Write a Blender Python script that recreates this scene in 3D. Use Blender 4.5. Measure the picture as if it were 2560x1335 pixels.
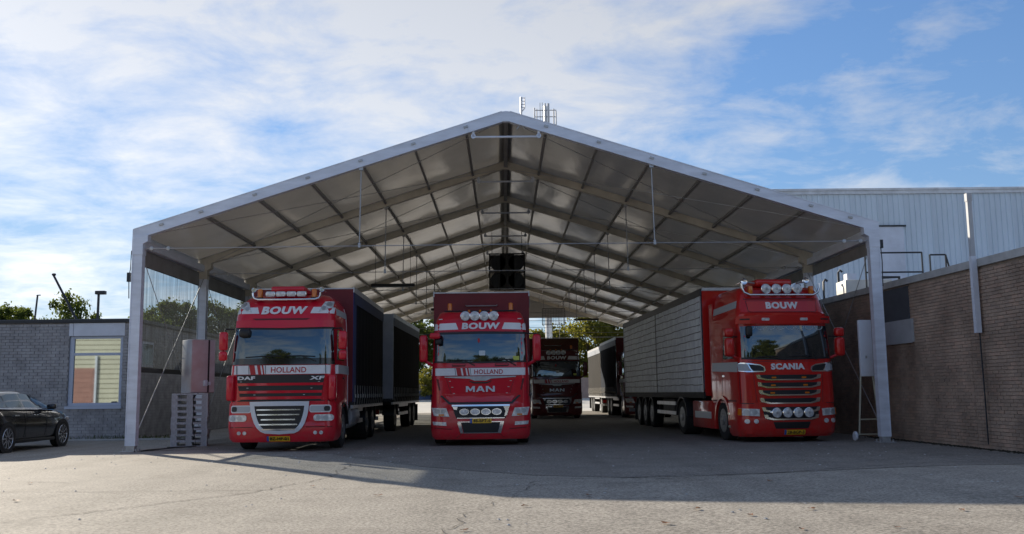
import bpy, bmesh, math, random
import numpy as np
from mathutils import Vector, Matrix

for o in list(bpy.data.objects):
    bpy.data.objects.remove(o)
scene = bpy.context.scene
COL = scene.collection
R = math.radians
random.seed(7)
rng = np.random.default_rng(7)

# ------------------------------------------------------------------ camera
cam_d = bpy.data.cameras.new("camera")
cam = bpy.data.objects.new("camera", cam_d)
COL.objects.link(cam)
scene.camera = cam
cam_d.sensor_width = 36.0
cam_d.lens = 2401.8 / 2560 * 36.0
cam_d.clip_start = 0.1
cam_d.clip_end = 3000
PITCH, YAW, ROLL = 0.1300, 0.0097, -0.0120
fw = Vector((math.sin(YAW) * math.cos(PITCH), math.cos(YAW) * math.cos(PITCH), math.sin(PITCH)))
r0 = Vector((math.cos(YAW), -math.sin(YAW), 0))
u0 = r0.cross(fw)
r1 = r0 * math.cos(ROLL) + u0 * math.sin(ROLL)
u1 = u0 * math.cos(ROLL) - r0 * math.sin(ROLL)
cm = Matrix((( r1.x, u1.x, -fw.x, -0.1151), (r1.y, u1.y, -fw.y, -22.8845), (r1.z, u1.z, -fw.z, 1.2675), (0, 0, 0, 1)))
cam.matrix_world = cm

# ------------------------------------------------------------------ sky and sun
SUN_EL = R(20.5)
SUN_AZ = (-0.631, 0.776)                       # horizontal direction towards the sun
world = bpy.data.worlds.new("World")
scene.world = world
world.use_nodes = True
wt = world.node_tree
for n in list(wt.nodes):
    wt.nodes.remove(n)
def wn(t, **k):
    n = wt.nodes.new(t)
    for a, b in k.items():
        setattr(n, a, b)
    return n
wl = wt.links.new
w_out = wn("ShaderNodeOutputWorld")
w_bg = wn("ShaderNodeBackground")
w_bg.inputs[1].default_value = 0.092
sky = wn("ShaderNodeTexSky", sky_type='NISHITA', sun_disc=False)
sky.sun_elevation = SUN_EL
sky.sun_rotation = math.atan2(SUN_AZ[0], SUN_AZ[1])
sky.altitude = 20
sky.air_density = 1.0
sky.dust_density = 0.1
sky.ozone_density = 4.0
tc = wn("ShaderNodeTexCoord")
sep = wn("ShaderNodeSeparateXYZ")
wl(tc.outputs['Generated'], sep.inputs[0])
zc = wn("ShaderNodeMath", operation='MAXIMUM'); zc.inputs[1].default_value = 0.0
wl(sep.outputs[2], zc.inputs[0])
za = wn("ShaderNodeMath", operation='ADD'); za.inputs[1].default_value = 0.16
wl(zc.outputs[0], za.inputs[0])
dx = wn("ShaderNodeMath", operation='DIVIDE'); dy = wn("ShaderNodeMath", operation='DIVIDE')
wl(sep.outputs[0], dx.inputs[0]); wl(za.outputs[0], dx.inputs[1])
wl(sep.outputs[1], dy.inputs[0]); wl(za.outputs[0], dy.inputs[1])
cb = wn("ShaderNodeCombineXYZ")
wl(dx.outputs[0], cb.inputs[0]); wl(dy.outputs[0], cb.inputs[1])
def wnoise(scale, detail, rough, loc, sc=(1, 1, 1), dist=0.0):
    m = wn("ShaderNodeMapping")
    m.inputs['Location'].default_value = loc
    m.inputs['Scale'].default_value = sc
    wl(cb.outputs[0], m.inputs[0])
    n = wn("ShaderNodeTexNoise")
    n.inputs['Scale'].default_value = scale
    n.inputs['Detail'].default_value = detail
    n.inputs['Roughness'].default_value = rough
    n.inputs['Distortion'].default_value = dist
    wl(m.outputs[0], n.inputs['Vector'])
    return n
n_big = wnoise(0.42, 2, 0.5, (5.5, 2.2, 0.0))
n_fine = wnoise(3.3, 8, 0.62, (1.7, 4.2, 2.0), (1.0, 1.15, 1), 0.25)
# broken high cloud: banks follow the large-scale field, the fine field breaks them up
mulb = wn("ShaderNodeMath", operation='MULTIPLY_ADD'); mulb.inputs[1].default_value = 1.25; mulb.inputs[2].default_value = -0.60
wl(n_big.outputs[0], mulb.inputs[0])
addb = wn("ShaderNodeMath", operation='ADD')
wl(mulb.outputs[0], addb.inputs[0]); wl(n_fine.outputs[0], addb.inputs[1])
ramp = wn("ShaderNodeValToRGB")
ramp.color_ramp.elements[0].position = 0.37
ramp.color_ramp.elements[0].color = (0, 0, 0, 1)
ramp.color_ramp.elements[1].position = 0.73
ramp.color_ramp.elements[1].color = (0.86, 0.86, 0.86, 1)
wl(addb.outputs[0], ramp.inputs[0])
def wmath(op, a_, b_=None, c_=None, clamp=False):
    n = wn("ShaderNodeMath", operation=op); n.use_clamp = clamp
    for i, v in enumerate((a_, b_, c_)):
        if v is None: continue
        if isinstance(v, (int, float)): n.inputs[i].default_value = v
        else: wl(v, n.inputs[i])
    return n.outputs[0]
bw = wn("ShaderNodeRGBToBW")
wl(sky.outputs[0], bw.inputs[0])
# even out the huge range of the clear sky the way thin haze does, the same in every direction
den = wmath('MULTIPLY_ADD', bw.outputs[0], 0.16, 1.0)
gain = wmath('DIVIDE', 1.40, den)
skc = wn("ShaderNodeVectorMath", operation='SCALE')
wl(sky.outputs[0], skc.inputs[0]); wl(gain, skc.inputs['Scale'])
lum = wmath('MULTIPLY', bw.outputs[0], gain)
skt = wn("ShaderNodeVectorMath", operation='MULTIPLY'); skt.inputs[1].default_value = (0.93, 0.98, 1.06)
wl(skc.outputs[0], skt.inputs[0])
def grey(v, r_, g_, b_):
    c = wn("ShaderNodeCombineColor")
    for i, k_ in enumerate((r_, g_, b_)): wl(wmath('MULTIPLY', v, k_), c.inputs[i])
    return c.outputs[0]
hz_ = wmath('MULTIPLY', wmath('POWER', wmath('SUBTRACT', 1.0, zc.outputs[0], None, True), 9.0), 0.75)
mixh = wn("ShaderNodeMix", data_type='RGBA')
wl(hz_, mixh.inputs[0]); wl(skt.outputs[0], mixh.inputs[6]); wl(grey(lum, 0.80, 0.99, 1.32), mixh.inputs[7])
cl1 = wmath('MULTIPLY_ADD', lum, 1.45, 1.5)
mixc = wn("ShaderNodeMix", data_type='RGBA')
wl(ramp.outputs[0], mixc.inputs[0])
wl(mixh.outputs[2], mixc.inputs[6]); wl(grey(cl1, 0.97, 0.99, 1.03), mixc.inputs[7])
wl(mixc.outputs[2], w_bg.inputs[0])
wl(w_bg.outputs[0], w_out.inputs[0])

sun_d = bpy.data.lights.new("sun", 'SUN')
sun_d.energy = 5.0
sun_d.angle = R(0.6)
sun_d.color = (1.0, 0.89, 0.73)
sun = bpy.data.objects.new("sun", sun_d)
COL.objects.link(sun)
sd = Vector((-SUN_AZ[0] * math.cos(SUN_EL), -SUN_AZ[1] * math.cos(SUN_EL), -math.sin(SUN_EL)))
sun.rotation_euler = sd.to_track_quat('-Z', 'Y').to_euler()
sun.location = (-30, 40, 30)

vs = scene.view_settings
vs.view_transform = 'Standard'
vs.look = 'None'
vs.exposure = 0.62
vs.gamma = 1.0
vs.use_curve_mapping = False
try:
    scene.cycles.use_denoising = True
    scene.cycles.max_bounces = 8
    scene.cycles.transparent_max_bounces = 12
except Exception:
    pass

# ------------------------------------------------------------------ materials
MATS = {}
def mat(name, col=(0.5, 0.5, 0.5), rough=0.5, metal=0.0, spec=0.5, coat=0.0, var=0.0, vscale=6.0,
        bump=0.0, bscale=40.0, stretch=(1, 1, 1), col2=None, detail=5, world=False):
    if name in MATS:
        return MATS[name]
    m = bpy.data.materials.new(name)
    m.use_nodes = True
    nt = m.node_tree
    b = nt.nodes['Principled BSDF']
    b.inputs['Base Color'].default_value = (*col, 1)
    b.inputs['Roughness'].default_value = rough
    b.inputs['Metallic'].default_value = metal
    b.inputs['Specular IOR Level'].default_value = spec
    if coat:
        b.inputs['Coat Weight'].default_value = coat
        b.inputs['Coat Roughness'].default_value = 0.06
    if var or bump:
        t = nt.nodes.new("ShaderNodeTexCoord")
        mp = nt.nodes.new("ShaderNodeMapping")
        mp.inputs['Scale'].default_value = stretch
        nt.links.new(nt.nodes.new("ShaderNodeNewGeometry").outputs['Position'] if world else t.outputs['Object'], mp.inputs[0])
    if var:
        n = nt.nodes.new("ShaderNodeTexNoise")
        n.inputs['Scale'].default_value = vscale
        n.inputs['Detail'].default_value = detail
        n.inputs['Roughness'].default_value = 0.6
        nt.links.new(mp.outputs[0], n.inputs['Vector'])
        r = nt.nodes.new("ShaderNodeValToRGB")
        c2 = col2 if col2 else tuple(c * (1 - var) for c in col)
        c1 = col if col2 else tuple(min(1, c * (1 + var * 0.6)) for c in col)
        r.color_ramp.elements[0].position = 0.32
        r.color_ramp.elements[0].color = (*c2, 1)
        r.color_ramp.elements[1].position = 0.68
        r.color_ramp.elements[1].color = (*c1, 1)
        nt.links.new(n.outputs[0], r.inputs[0])
        nt.links.new(r.outputs[0], b.inputs['Base Color'])
    if bump:
        n2 = nt.nodes.new("ShaderNodeTexNoise")
        n2.inputs['Scale'].default_value = bscale
        n2.inputs['Detail'].default_value = 4
        nt.links.new(mp.outputs[0], n2.inputs['Vector'])
        bp = nt.nodes.new("ShaderNodeBump")
        bp.inputs['Strength'].default_value = bump
        bp.inputs['Distance'].default_value = 0.02
        nt.links.new(n2.outputs[0], bp.inputs['Height'])
        nt.links.new(bp.outputs[0], b.inputs['Normal'])
    MATS[name] = m
    return m

def paint(name, col, film=(0.16, 0.11, 0.085)):
    m = bpy.data.materials.new(name); m.use_nodes = True
    nt = m.node_tree; p = nt.nodes['Principled BSDF']; L = nt.links.new
    t = nt.nodes.new("ShaderNodeTexCoord"); sp = nt.nodes.new("ShaderNodeSeparateXYZ"); L(t.outputs['Object'], sp.inputs[0])
    n = nt.nodes.new("ShaderNodeTexNoise"); n.inputs['Scale'].default_value = 5.0; n.inputs['Detail'].default_value = 7; n.inputs['Roughness'].default_value = .7
    L(t.outputs['Object'], n.inputs['Vector'])
    lo = nt.nodes.new("ShaderNodeMapRange"); lo.inputs[1].default_value = 1.5; lo.inputs[2].default_value = .1; lo.inputs[3].default_value = .06; lo.inputs[4].default_value = .42
    L(sp.outputs[2], lo.inputs[0])
    r = nt.nodes.new("ShaderNodeValToRGB"); r.color_ramp.elements[0].position = .35; r.color_ramp.elements[1].position = .75
    L(n.outputs[0], r.inputs[0])
    mu = nt.nodes.new("ShaderNodeMath"); mu.operation = 'MULTIPLY'; L(lo.outputs[0], mu.inputs[0]); L(r.outputs[0], mu.inputs[1])
    mx = nt.nodes.new("ShaderNodeMix"); mx.data_type = 'RGBA'
    L(mu.outputs[0], mx.inputs[0]); mx.inputs[6].default_value = (*col, 1); mx.inputs[7].default_value = (*film, 1)
    L(mx.outputs[2], p.inputs['Base Color'])
    ro = nt.nodes.new("ShaderNodeMath"); ro.operation = 'MULTIPLY_ADD'; ro.inputs[1].default_value = .5; ro.inputs[2].default_value = .04
    L(mu.outputs[0], ro.inputs[0]); L(ro.outputs[0], p.inputs['Coat Roughness'])
    p.inputs['Roughness'].default_value = .45; p.inputs['Specular IOR Level'].default_value = .15
    p.inputs['Coat Weight'].default_value = .85
    MATS[name] = m
    return m
RED = paint('crimson_paint', (0.60, 0.007, 0.026))
RED_S = paint('bright_red_paint', (0.54, 0.013, 0.011))
RED_D = mat('dark_red_board', (0.16, 0.008, 0.014), 0.55, var=0.25, vscale=1.8)
DKRED = mat('recess_red', (0.11, 0.004, 0.008), 0.5)
WHITE = mat('white_vinyl', (0.74, 0.74, 0.75), 0.4, var=0.10, vscale=3)
SILVP = mat('silver_paint', (0.58, 0.62, 0.69), 0.3, metal=0.25)
SILV = mat('silver_vinyl', (0.42, 0.44, 0.46), 0.4)
CHROME = mat('chrome', (0.78, 0.79, 0.81), 0.14, metal=1.0)
ALU = mat('aluminium_profile', (0.68, 0.73, 0.83), 0.45, metal=0.2, var=0.14, vscale=1.5, stretch=(1, 1, 4))
ALU_T = mat('trailer_aluminium', (0.55, 0.56, 0.58), 0.38, metal=0.5, var=0.2, vscale=3)
ALU_IN = mat('bounce_lit_inner_profile', (0.64, 0.59, 0.49), 0.55, metal=0.0, var=0.25, vscale=1.2)  # beige tint paints the warm light off the ground onto the inner frames
PURLM = mat('backlit_dark_purlin', (0.26, 0.255, 0.245), 0.6, var=0.2, vscale=2)  # grey darkened to paint the against-the-light look of the purlins
STEEL = mat('galvanised_steel', (0.45, 0.46, 0.47), 0.45, metal=0.6, var=0.2, vscale=8)
WIRE = mat('steel_wire', (0.42, 0.43, 0.45), 0.4, metal=0.5)
BLACK = mat('black_plastic', (0.012, 0.012, 0.014), 0.45)
BLACKG = mat('black_gloss', (0.006, 0.006, 0.008), 0.12, coat=0.5)
RUBBER = mat('tyre_rubber', (0.018, 0.018, 0.019), 0.8, var=0.3, vscale=12, bump=0.3, bscale=60)
RIM = mat('wheel_rim', (0.20, 0.21, 0.22), 0.4, metal=0.6, var=0.25, vscale=8)
CHASSIS = mat('chassis_grime', (0.03, 0.028, 0.026), 0.7, var=0.4, vscale=5)
AMBER = mat('amber_lens', (0.65, 0.17, 0.012), 0.18, coat=0.4)
YELLOW = mat('plate_yellow', (0.72, 0.42, 0.02), 0.4)
BLUE = mat('plate_blue', (0.03, 0.09, 0.38), 0.4)
BLUEP = mat('blue_tarp_edge', (0.012, 0.035, 0.16), 0.5)
INK = mat('black_ink', (0.01, 0.01, 0.01), 0.5)
REDV = mat('red_vinyl', (0.40, 0.010, 0.012), 0.4)
PAPER = mat('pale_card', (0.55, 0.62, 0.66), 0.6)
YSTICK = mat('yellow_sticker', (0.5, 0.55, 0.10), 0.5)
CURT_D = mat('black_tarpaulin', (0.010, 0.011, 0.014), 0.75, spec=0.2, var=0.35, vscale=2, bump=0.25, bscale=3, stretch=(1, 2, .25))
CURT_G = mat('grey_tarpaulin', (0.075, 0.083, 0.10), 0.85, spec=0.0, var=0.25, vscale=2, bump=0.25, bscale=3, stretch=(1, 2, .25))
CURT_T = mat('charcoal_tarpaulin', (0.038, 0.036, 0.034), 0.8, spec=0.04, var=0.3, vscale=3, bump=0.3, bscale=3, stretch=(1, 2.5, .2))
VAL = mat('valance_grey', (0.20, 0.23, 0.29), 0.6, var=0.2, vscale=5)
STRAP = mat('pale_strap', (0.46, 0.44, 0.39), 0.7, var=0.2, vscale=6)
WOOD = mat('grey_pallet_wood', (0.42, 0.45, 0.49), 0.8, var=0.25, vscale=5, stretch=(4, 4, 1))
BRICK_L = mat('grey_painted_brick', (0.37, 0.365, 0.375), 0.8, var=0.3, vscale=3, bump=0.3, bscale=50, world=True)
MORT_L = mat('grey_mortar', (0.27, 0.266, 0.272), 0.9, var=0.2, vscale=8)
BRICK_R = mat('brown_brick', (0.375, 0.275, 0.21), 0.85, var=0.35, vscale=1.2, bump=0.3, bscale=50, world=True)
BRICK_R2 = mat('dark_brown_brick', (0.33, 0.245, 0.19), 0.85, var=0.35, vscale=1.2, bump=0.3, bscale=50, world=True)
BRICK_R3 = mat('reddish_brown_brick', (0.41, 0.285, 0.215), 0.85, var=0.35, vscale=1.2, bump=0.3, bscale=50, world=True)
MORT_R = mat('brown_mortar', (0.325, 0.265, 0.22), 0.9, var=0.2, vscale=8)
CONC = mat('pale_concrete', (0.45, 0.45, 0.44), 0.75, var=0.2, vscale=3)
PANW = mat('white_panel', (0.66, 0.70, 0.78), 0.5, var=0.12, vscale=2)
PAND = mat('slate_panel', (0.075, 0.085, 0.10), 0.6, var=0.2, vscale=2)
PANG = mat('grey_board', (0.42, 0.44, 0.47), 0.6, var=0.15, vscale=2)
CLAD = mat('pale_steel_cladding', (0.68, 0.77, 0.84), 0.42, var=0.14, vscale=0.8, stretch=(1, 1, .25))
CREAM = mat('cream_cladding', (0.56, 0.54, 0.42), 0.5, var=0.1, vscale=1)
REDDOOR = mat('red_roller_door', (0.36, 0.18, 0.145), 0.5, var=0.15, vscale=2)
DKSTEEL = mat('dark_steel', (0.03, 0.035, 0.042), 0.5, metal=0.3)
WFRAME = mat('blue_grey_frame', (0.48, 0.54, 0.66), 0.45)
CREAMBOX = mat('cream_cabinet', (0.60, 0.58, 0.52), 0.5, var=0.1, vscale=3)
CARBLK = mat('black_car_paint', (0.006, 0.006, 0.008), 0.2, coat=1.0)
BARK = mat('bark', (0.09, 0.07, 0.05), 0.9, var=0.4, vscale=6)
REDLENS = mat('red_lens', (0.35, 0.01, 0.01), 0.2)
LEAFD = mat('dry_leaf', (0.22, 0.09, 0.03), 0.7, var=0.4, vscale=10)
CONTB = mat('blue_container', (0.04, 0.085, 0.22), 0.5, var=0.2, vscale=2)

def glass_mat(name, base, gloss, rough=0.03, ior=1.6):
    m = bpy.data.materials.new(name); m.use_nodes = True
    nt = m.node_tree; nt.nodes.clear()
    o = nt.nodes.new("ShaderNodeOutputMaterial")
    d = nt.nodes.new("ShaderNodeBsdfDiffuse"); d.inputs[0].default_value = (*base, 1)
    g = nt.nodes.new("ShaderNodeBsdfGlossy"); g.inputs[0].default_value = (0.80, 0.93, 1.0, 1); g.inputs[1].default_value = rough
    f = nt.nodes.new("ShaderNodeFresnel"); f.inputs[0].default_value = ior
    a = nt.nodes.new("ShaderNodeMath"); a.operation = 'ADD'; a.use_clamp = True; a.inputs[1].default_value = gloss
    mx = nt.nodes.new("ShaderNodeMixShader")
    nt.links.new(f.outputs[0], a.inputs[0]); nt.links.new(a.outputs[0], mx.inputs[0])
    nt.links.new(d.outputs[0], mx.inputs[1]); nt.links.new(g.outputs[0], mx.inputs[2])
    nt.links.new(mx.outputs[0], o.inputs[0])
    MATS[name] = m
    return m
WSCREEN = glass_mat('tinted_windscreen', (0.006, 0.009, 0.012), 0.09)
SIDEGLASS = glass_mat('side_glass', (0.008, 0.010, 0.011), 0.05)
WINGLASS = glass_mat('office_window_glass', (0.035, 0.035, 0.03), 0.36, 0.02)

def lens_mat():
    m = bpy.data.materials.new('lamp_lens'); m.use_nodes = True
    nt = m.node_tree; b = nt.nodes['Principled BSDF']
    t = nt.nodes.new("ShaderNodeTexCoord")
    v = nt.nodes.new("ShaderNodeTexVoronoi"); v.inputs['Scale'].default_value = 14
    nt.links.new(t.outputs['Object'], v.inputs['Vector'])
    r = nt.nodes.new("ShaderNodeValToRGB")
    r.color_ramp.elements[0].color = (0.86, 0.86, 0.84, 1)
    r.color_ramp.elements[1].color = (0.48, 0.49, 0.50, 1)
    r.color_ramp.elements[1].position = 0.75
    nt.links.new(v.outputs[0], r.inputs[0]); nt.links.new(r.outputs[0], b.inputs['Base Color'])
    b.inputs['Roughness'].default_value = 0.2; b.inputs['Metallic'].default_value = 0.0
    b.inputs['Coat Weight'].default_value = 1.0; b.inputs['Coat Roughness'].default_value = 0.02
    MATS['lamp_lens'] = m
    return m
LENS = lens_mat()

def membrane_mat():
    m = bpy.data.materials.new('white_pvc_membrane'); m.use_nodes = True
    nt = m.node_tree
    p = nt.nodes['Principled BSDF']; o = nt.nodes['Material Output']
    t = nt.nodes.new("ShaderNodeTexCoord")
    n = nt.nodes.new("ShaderNodeTexNoise"); n.inputs['Scale'].default_value = 0.9; n.inputs['Detail'].default_value = 5
    nt.links.new(t.outputs['Object'], n.inputs['Vector'])
    r = nt.nodes.new("ShaderNodeValToRGB")
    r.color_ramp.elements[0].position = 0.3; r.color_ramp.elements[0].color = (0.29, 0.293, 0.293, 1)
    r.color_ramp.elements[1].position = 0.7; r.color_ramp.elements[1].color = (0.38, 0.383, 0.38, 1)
    nt.links.new(n.outputs[0], r.inputs[0]); nt.links.new(r.outputs[0], p.inputs['Base Color'])
    mpw = nt.nodes.new("ShaderNodeMapping"); mpw.inputs['Scale'].default_value = (2.2, .7, 1); nt.links.new(t.outputs['Object'], mpw.inputs[0])
    nw = nt.nodes.new("ShaderNodeTexNoise"); nw.inputs['Scale'].default_value = 1.6; nw.inputs['Detail'].default_value = 4; nt.links.new(mpw.outputs[0], nw.inputs['Vector'])
    bw_ = nt.nodes.new("ShaderNodeBump"); bw_.inputs['Strength'].default_value = .25; bw_.inputs['Distance'].default_value = .03
    nt.links.new(nw.outputs[0], bw_.inputs['Height']); nt.links.new(bw_.outputs[0], p.inputs['Normal'])
    p.inputs['Roughness'].default_value = 0.20
    p.inputs['Specular IOR Level'].default_value = 1.0
    tr = nt.nodes.new("ShaderNodeBsdfTranslucent"); tr.inputs[0].default_value = (0.56, 0.53, 0.47, 1)
    a = nt.nodes.new("ShaderNodeMixShader"); a.inputs[0].default_value = 0.06
    nt.links.new(p.outputs[0], a.inputs[1]); nt.links.new(tr.outputs[0], a.inputs[2])
    nt.links.new(a.outputs[0], o.inputs[0])
    return m
MEMB = membrane_mat()

def curtain_mat():
    m = bpy.data.materials.new('clear_pvc_curtain'); m.use_nodes = True
    nt = m.node_tree; nt.nodes.clear()
    o = nt.nodes.new("ShaderNodeOutputMaterial")
    t = nt.nodes.new("ShaderNodeTexCoord")
    mp = nt.nodes.new("ShaderNodeMapping"); mp.inputs['Scale'].default_value = (1, 2.2, 0.10)
    nt.links.new(t.outputs['Object'], mp.inputs[0])
    n = nt.nodes.new("ShaderNodeTexNoise"); n.inputs['Scale'].default_value = 3.0; n.inputs['Detail'].default_value = 6; n.inputs['Roughness'].default_value = 0.7
    nt.links.new(mp.outputs[0], n.inputs['Vector'])
    r = nt.nodes.new("ShaderNodeValToRGB")
    r.color_ramp.elements[0].position = 0.34; r.color_ramp.elements[0].color = (0.26, 0.28, 0.29, 1)
    r.color_ramp.elements[1].position = 0.62; r.color_ramp.elements[1].color = (0.60, 0.64, 0.66, 1)
    nt.links.new(n.outputs[0], r.inputs[0])
    tp = nt.nodes.new("ShaderNodeBsdfTransparent")
    nt.links.new(r.outputs[0], tp.inputs[0])
    d = nt.nodes.new("ShaderNodeBsdfTranslucent"); d.inputs[0].default_value = (0.5, 0.55, 0.58, 1)
    g = nt.nodes.new("ShaderNodeBsdfGlossy"); g.inputs[1].default_value = 0.08
    a = nt.nodes.new("ShaderNodeMixShader"); a.inputs[0].default_value = 0.035
    nt.links.new(tp.outputs[0], a.inputs[1]); nt.links.new(d.outputs[0], a.inputs[2])
    b = nt.nodes.new("ShaderNodeMixShader"); b.inputs[0].default_value = 0.06
    nt.links.new(a.outputs[0], b.inputs[1]); nt.links.new(g.outputs[0], b.inputs[2])
    nt.links.new(b.outputs[0], o.inputs[0])
    return m
CURTAIN = curtain_mat()

def leaf_mat(name, c1, c2, tcol):
    m = bpy.data.materials.new(name); m.use_nodes = True
    nt = m.node_tree; nt.nodes.clear()
    o = nt.nodes.new("ShaderNodeOutputMaterial")
    t = nt.nodes.new("ShaderNodeTexCoord")
    n = nt.nodes.new("ShaderNodeTexNoise"); n.inputs['Scale'].default_value = 1.1; n.inputs['Detail'].default_value = 6
    nt.links.new(t.outputs['Object'], n.inputs['Vector'])
    r = nt.nodes.new("ShaderNodeValToRGB")
    r.color_ramp.elements[0].position = 0.35; r.color_ramp.elements[0].color = (*c1, 1)
    r.color_ramp.elements[1].position = 0.65; r.color_ramp.elements[1].color = (*c2, 1)
    nt.links.new(n.outputs[0], r.inputs[0])
    d = nt.nodes.new("ShaderNodeBsdfDiffuse"); nt.links.new(r.outputs[0], d.inputs[0])
    tr = nt.nodes.new("ShaderNodeBsdfTranslucent"); tr.inputs[0].default_value = (*tcol, 1)
    a = nt.nodes.new("ShaderNodeMixShader"); a.inputs[0].default_value = 0.35
    nt.links.new(d.outputs[0], a.inputs[1]); nt.links.new(tr.outputs[0], a.inputs[2])
    nt.links.new(a.outputs[0], o.inputs[0])
    return m
LEAF1 = leaf_mat('foliage_dark', (0.03, 0.05, 0.018), (0.07, 0.10, 0.03), (0.16, 0.20, 0.04))
LEAF2 = leaf_mat('foliage_autumn', (0.06, 0.075, 0.02), (0.13, 0.13, 0.035), (0.34, 0.32, 0.05))
GRASS = leaf_mat('grass_blades', (0.04, 0.06, 0.015), (0.08, 0.10, 0.03), (0.12, 0.16, 0.04))

def ground_mat(name='worn_asphalt', tint=1.0):
    m = bpy.data.materials.new(name); m.use_nodes = True
    nt = m.node_tree; b = nt.nodes['Principled BSDF']
    L = nt.links.new
    t = nt.nodes.new("ShaderNodeTexCoord")
    def noise(s, det, ro, loc=(0, 0, 0)):
        mp = nt.nodes.new("ShaderNodeMapping"); mp.inputs['Location'].default_value = loc
        L(t.outputs['Object'], mp.inputs[0])
        n = nt.nodes.new("ShaderNodeTexNoise"); n.inputs['Scale'].default_value = s; n.inputs['Detail'].default_value = det; n.inputs['Roughness'].default_value = ro
        L(mp.outputs[0], n.inputs['Vector'])
        return n
    n1 = noise(0.35, 6, 0.65)
    n2 = noise(26, 6, 0.82)
    n3 = noise(1.6, 5, 0.6, (4, 8, 0))
    r1 = nt.nodes.new("ShaderNodeValToRGB")
    r1.color_ramp.elements[0].position = 0.3; r1.color_ramp.elements[0].color = (0.315, 0.295, 0.262, 1)
    r1.color_ramp.elements[1].position = 0.7; r1.color_ramp.elements[1].color = (0.365, 0.342, 0.305, 1)
    L(n1.outputs[0], r1.inputs[0])
    r2 = nt.nodes.new("ShaderNodeValToRGB")
    r2.color_ramp.elements[0].position = 0.38; r2.color_ramp.elements[0].color = (0.30, 0.29, 0.28, 1)
    r2.color_ramp.elements[1].position = 0.62; r2.color_ramp.elements[1].color = (1.55, 1.52, 1.46, 1)
    L(n2.outputs[0], r2.inputs[0])
    mu = nt.nodes.new("ShaderNodeMix"); mu.data_type = 'RGBA'; mu.blend_type = 'MULTIPLY'; mu.inputs[0].default_value = 0.85
    L(r1.outputs[0], mu.inputs[6]); L(r2.outputs[0], mu.inputs[7])
    r3 = nt.nodes.new("ShaderNodeValToRGB")
    r3.color_ramp.elements[0].position = 0.35; r3.color_ramp.elements[0].color = (0.90, 0.90, 0.90, 1)
    r3.color_ramp.elements[1].position = 0.6; r3.color_ramp.elements[1].color = (1.06, 1.06, 1.06, 1)
    L(n3.outputs[0], r3.inputs[0])
    mu2 = nt.nodes.new("ShaderNodeMix"); mu2.data_type = 'RGBA'; mu2.blend_type = 'MULTIPLY'; mu2.inputs[0].default_value = 1
    L(mu.outputs[2], mu2.inputs[6]); L(r3.outputs[0], mu2.inputs[7])
    mp4 = nt.nodes.new("ShaderNodeMapping"); mp4.inputs['Scale'].default_value = (1.5, .05, 1); L(t.outputs['Object'], mp4.inputs[0])
    n4 = nt.nodes.new("ShaderNodeTexNoise"); n4.inputs['Scale'].default_value = 1.0; n4.inputs['Detail'].default_value = 5; L(mp4.outputs[0], n4.inputs['Vector'])
    r4 = nt.nodes.new("ShaderNodeValToRGB")
    r4.color_ramp.elements[0].position = 0.36; r4.color_ramp.elements[0].color = (0.90, 0.90, 0.90, 1)
    r4.color_ramp.elements[1].position = 0.55; r4.color_ramp.elements[1].color = (1.03, 1.03, 1.03, 1)
    L(n4.outputs[0], r4.inputs[0])
    mu3 = nt.nodes.new("ShaderNodeMix"); mu3.data_type = 'RGBA'; mu3.blend_type = 'MULTIPLY'; mu3.inputs[0].default_value = 1
    L(mu2.outputs[2], mu3.inputs[6]); L(r4.outputs[0], mu3.inputs[7])
    L(mu3.outputs[2], b.inputs['Base Color'])
    n5 = noise(.55, 4, .55, (7.7, 2.2, 0))
    r5 = nt.nodes.new("ShaderNodeValToRGB")
    r5.color_ramp.elements[0].position = 0.60; r5.color_ramp.elements[0].color = (1, 1, 1, 1)
    r5.color_ramp.elements[1].position = 0.72; r5.color_ramp.elements[1].color = (0.82, 0.81, 0.80, 1)
    L(n5.outputs[0], r5.inputs[0])
    mu5 = nt.nodes.new("ShaderNodeMix"); mu5.data_type = 'RGBA'; mu5.blend_type = 'MULTIPLY'; mu5.inputs[0].default_value = 1
    L(mu3.outputs[2], mu5.inputs[6]); L(r5.outputs[0], mu5.inputs[7]); L(mu5.outputs[2], b.inputs['Base Color'])
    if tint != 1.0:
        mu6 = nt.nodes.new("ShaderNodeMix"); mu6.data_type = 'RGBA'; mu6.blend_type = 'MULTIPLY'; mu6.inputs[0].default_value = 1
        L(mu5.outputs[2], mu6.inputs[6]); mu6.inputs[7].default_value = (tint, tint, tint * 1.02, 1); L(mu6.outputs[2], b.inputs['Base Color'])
    b.inputs['Roughness'].default_value = 0.85
    b.inputs['Specular IOR Level'].default_value = 0.25
    bp = nt.nodes.new("ShaderNodeBump"); bp.inputs['Strength'].default_value = 0.55; bp.inputs['Distance'].default_value = 0.012
    L(n2.outputs[0], bp.inputs['Height']); L(bp.outputs[0], b.inputs['Normal'])
    return m
GROUND = ground_mat()

# ------------------------------------------------------------------ mesh helpers
def mesh_obj(name, me, m=None, parent=None, smooth=None):
    o = bpy.data.objects.new(name, me)
    COL.objects.link(o)
    if m is not None and not me.materials:
        me.materials.append(m)
    if parent is not None:
        o.parent = parent
    if smooth is not None:
        me.shade_smooth()
        me.set_sharp_from_angle(angle=R(smooth))
    return o

def empty(name, loc=(0, 0, 0), rz=0.0, label=None, cat=None, group=None):
    o = bpy.data.objects.new(name, None)
    COL.objects.link(o)
    o.empty_display_size = 0.3
    o.location = loc
    o.rotation_euler = (0, 0, rz)
    return tag(o, label, cat, group)

def tag(o, label=None, cat=None, group=None, kind=None):
    if label: o['label'] = label
    if cat: o['category'] = cat
    if group: o['group'] = group
    if kind: o['kind'] = kind
    return o

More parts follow.
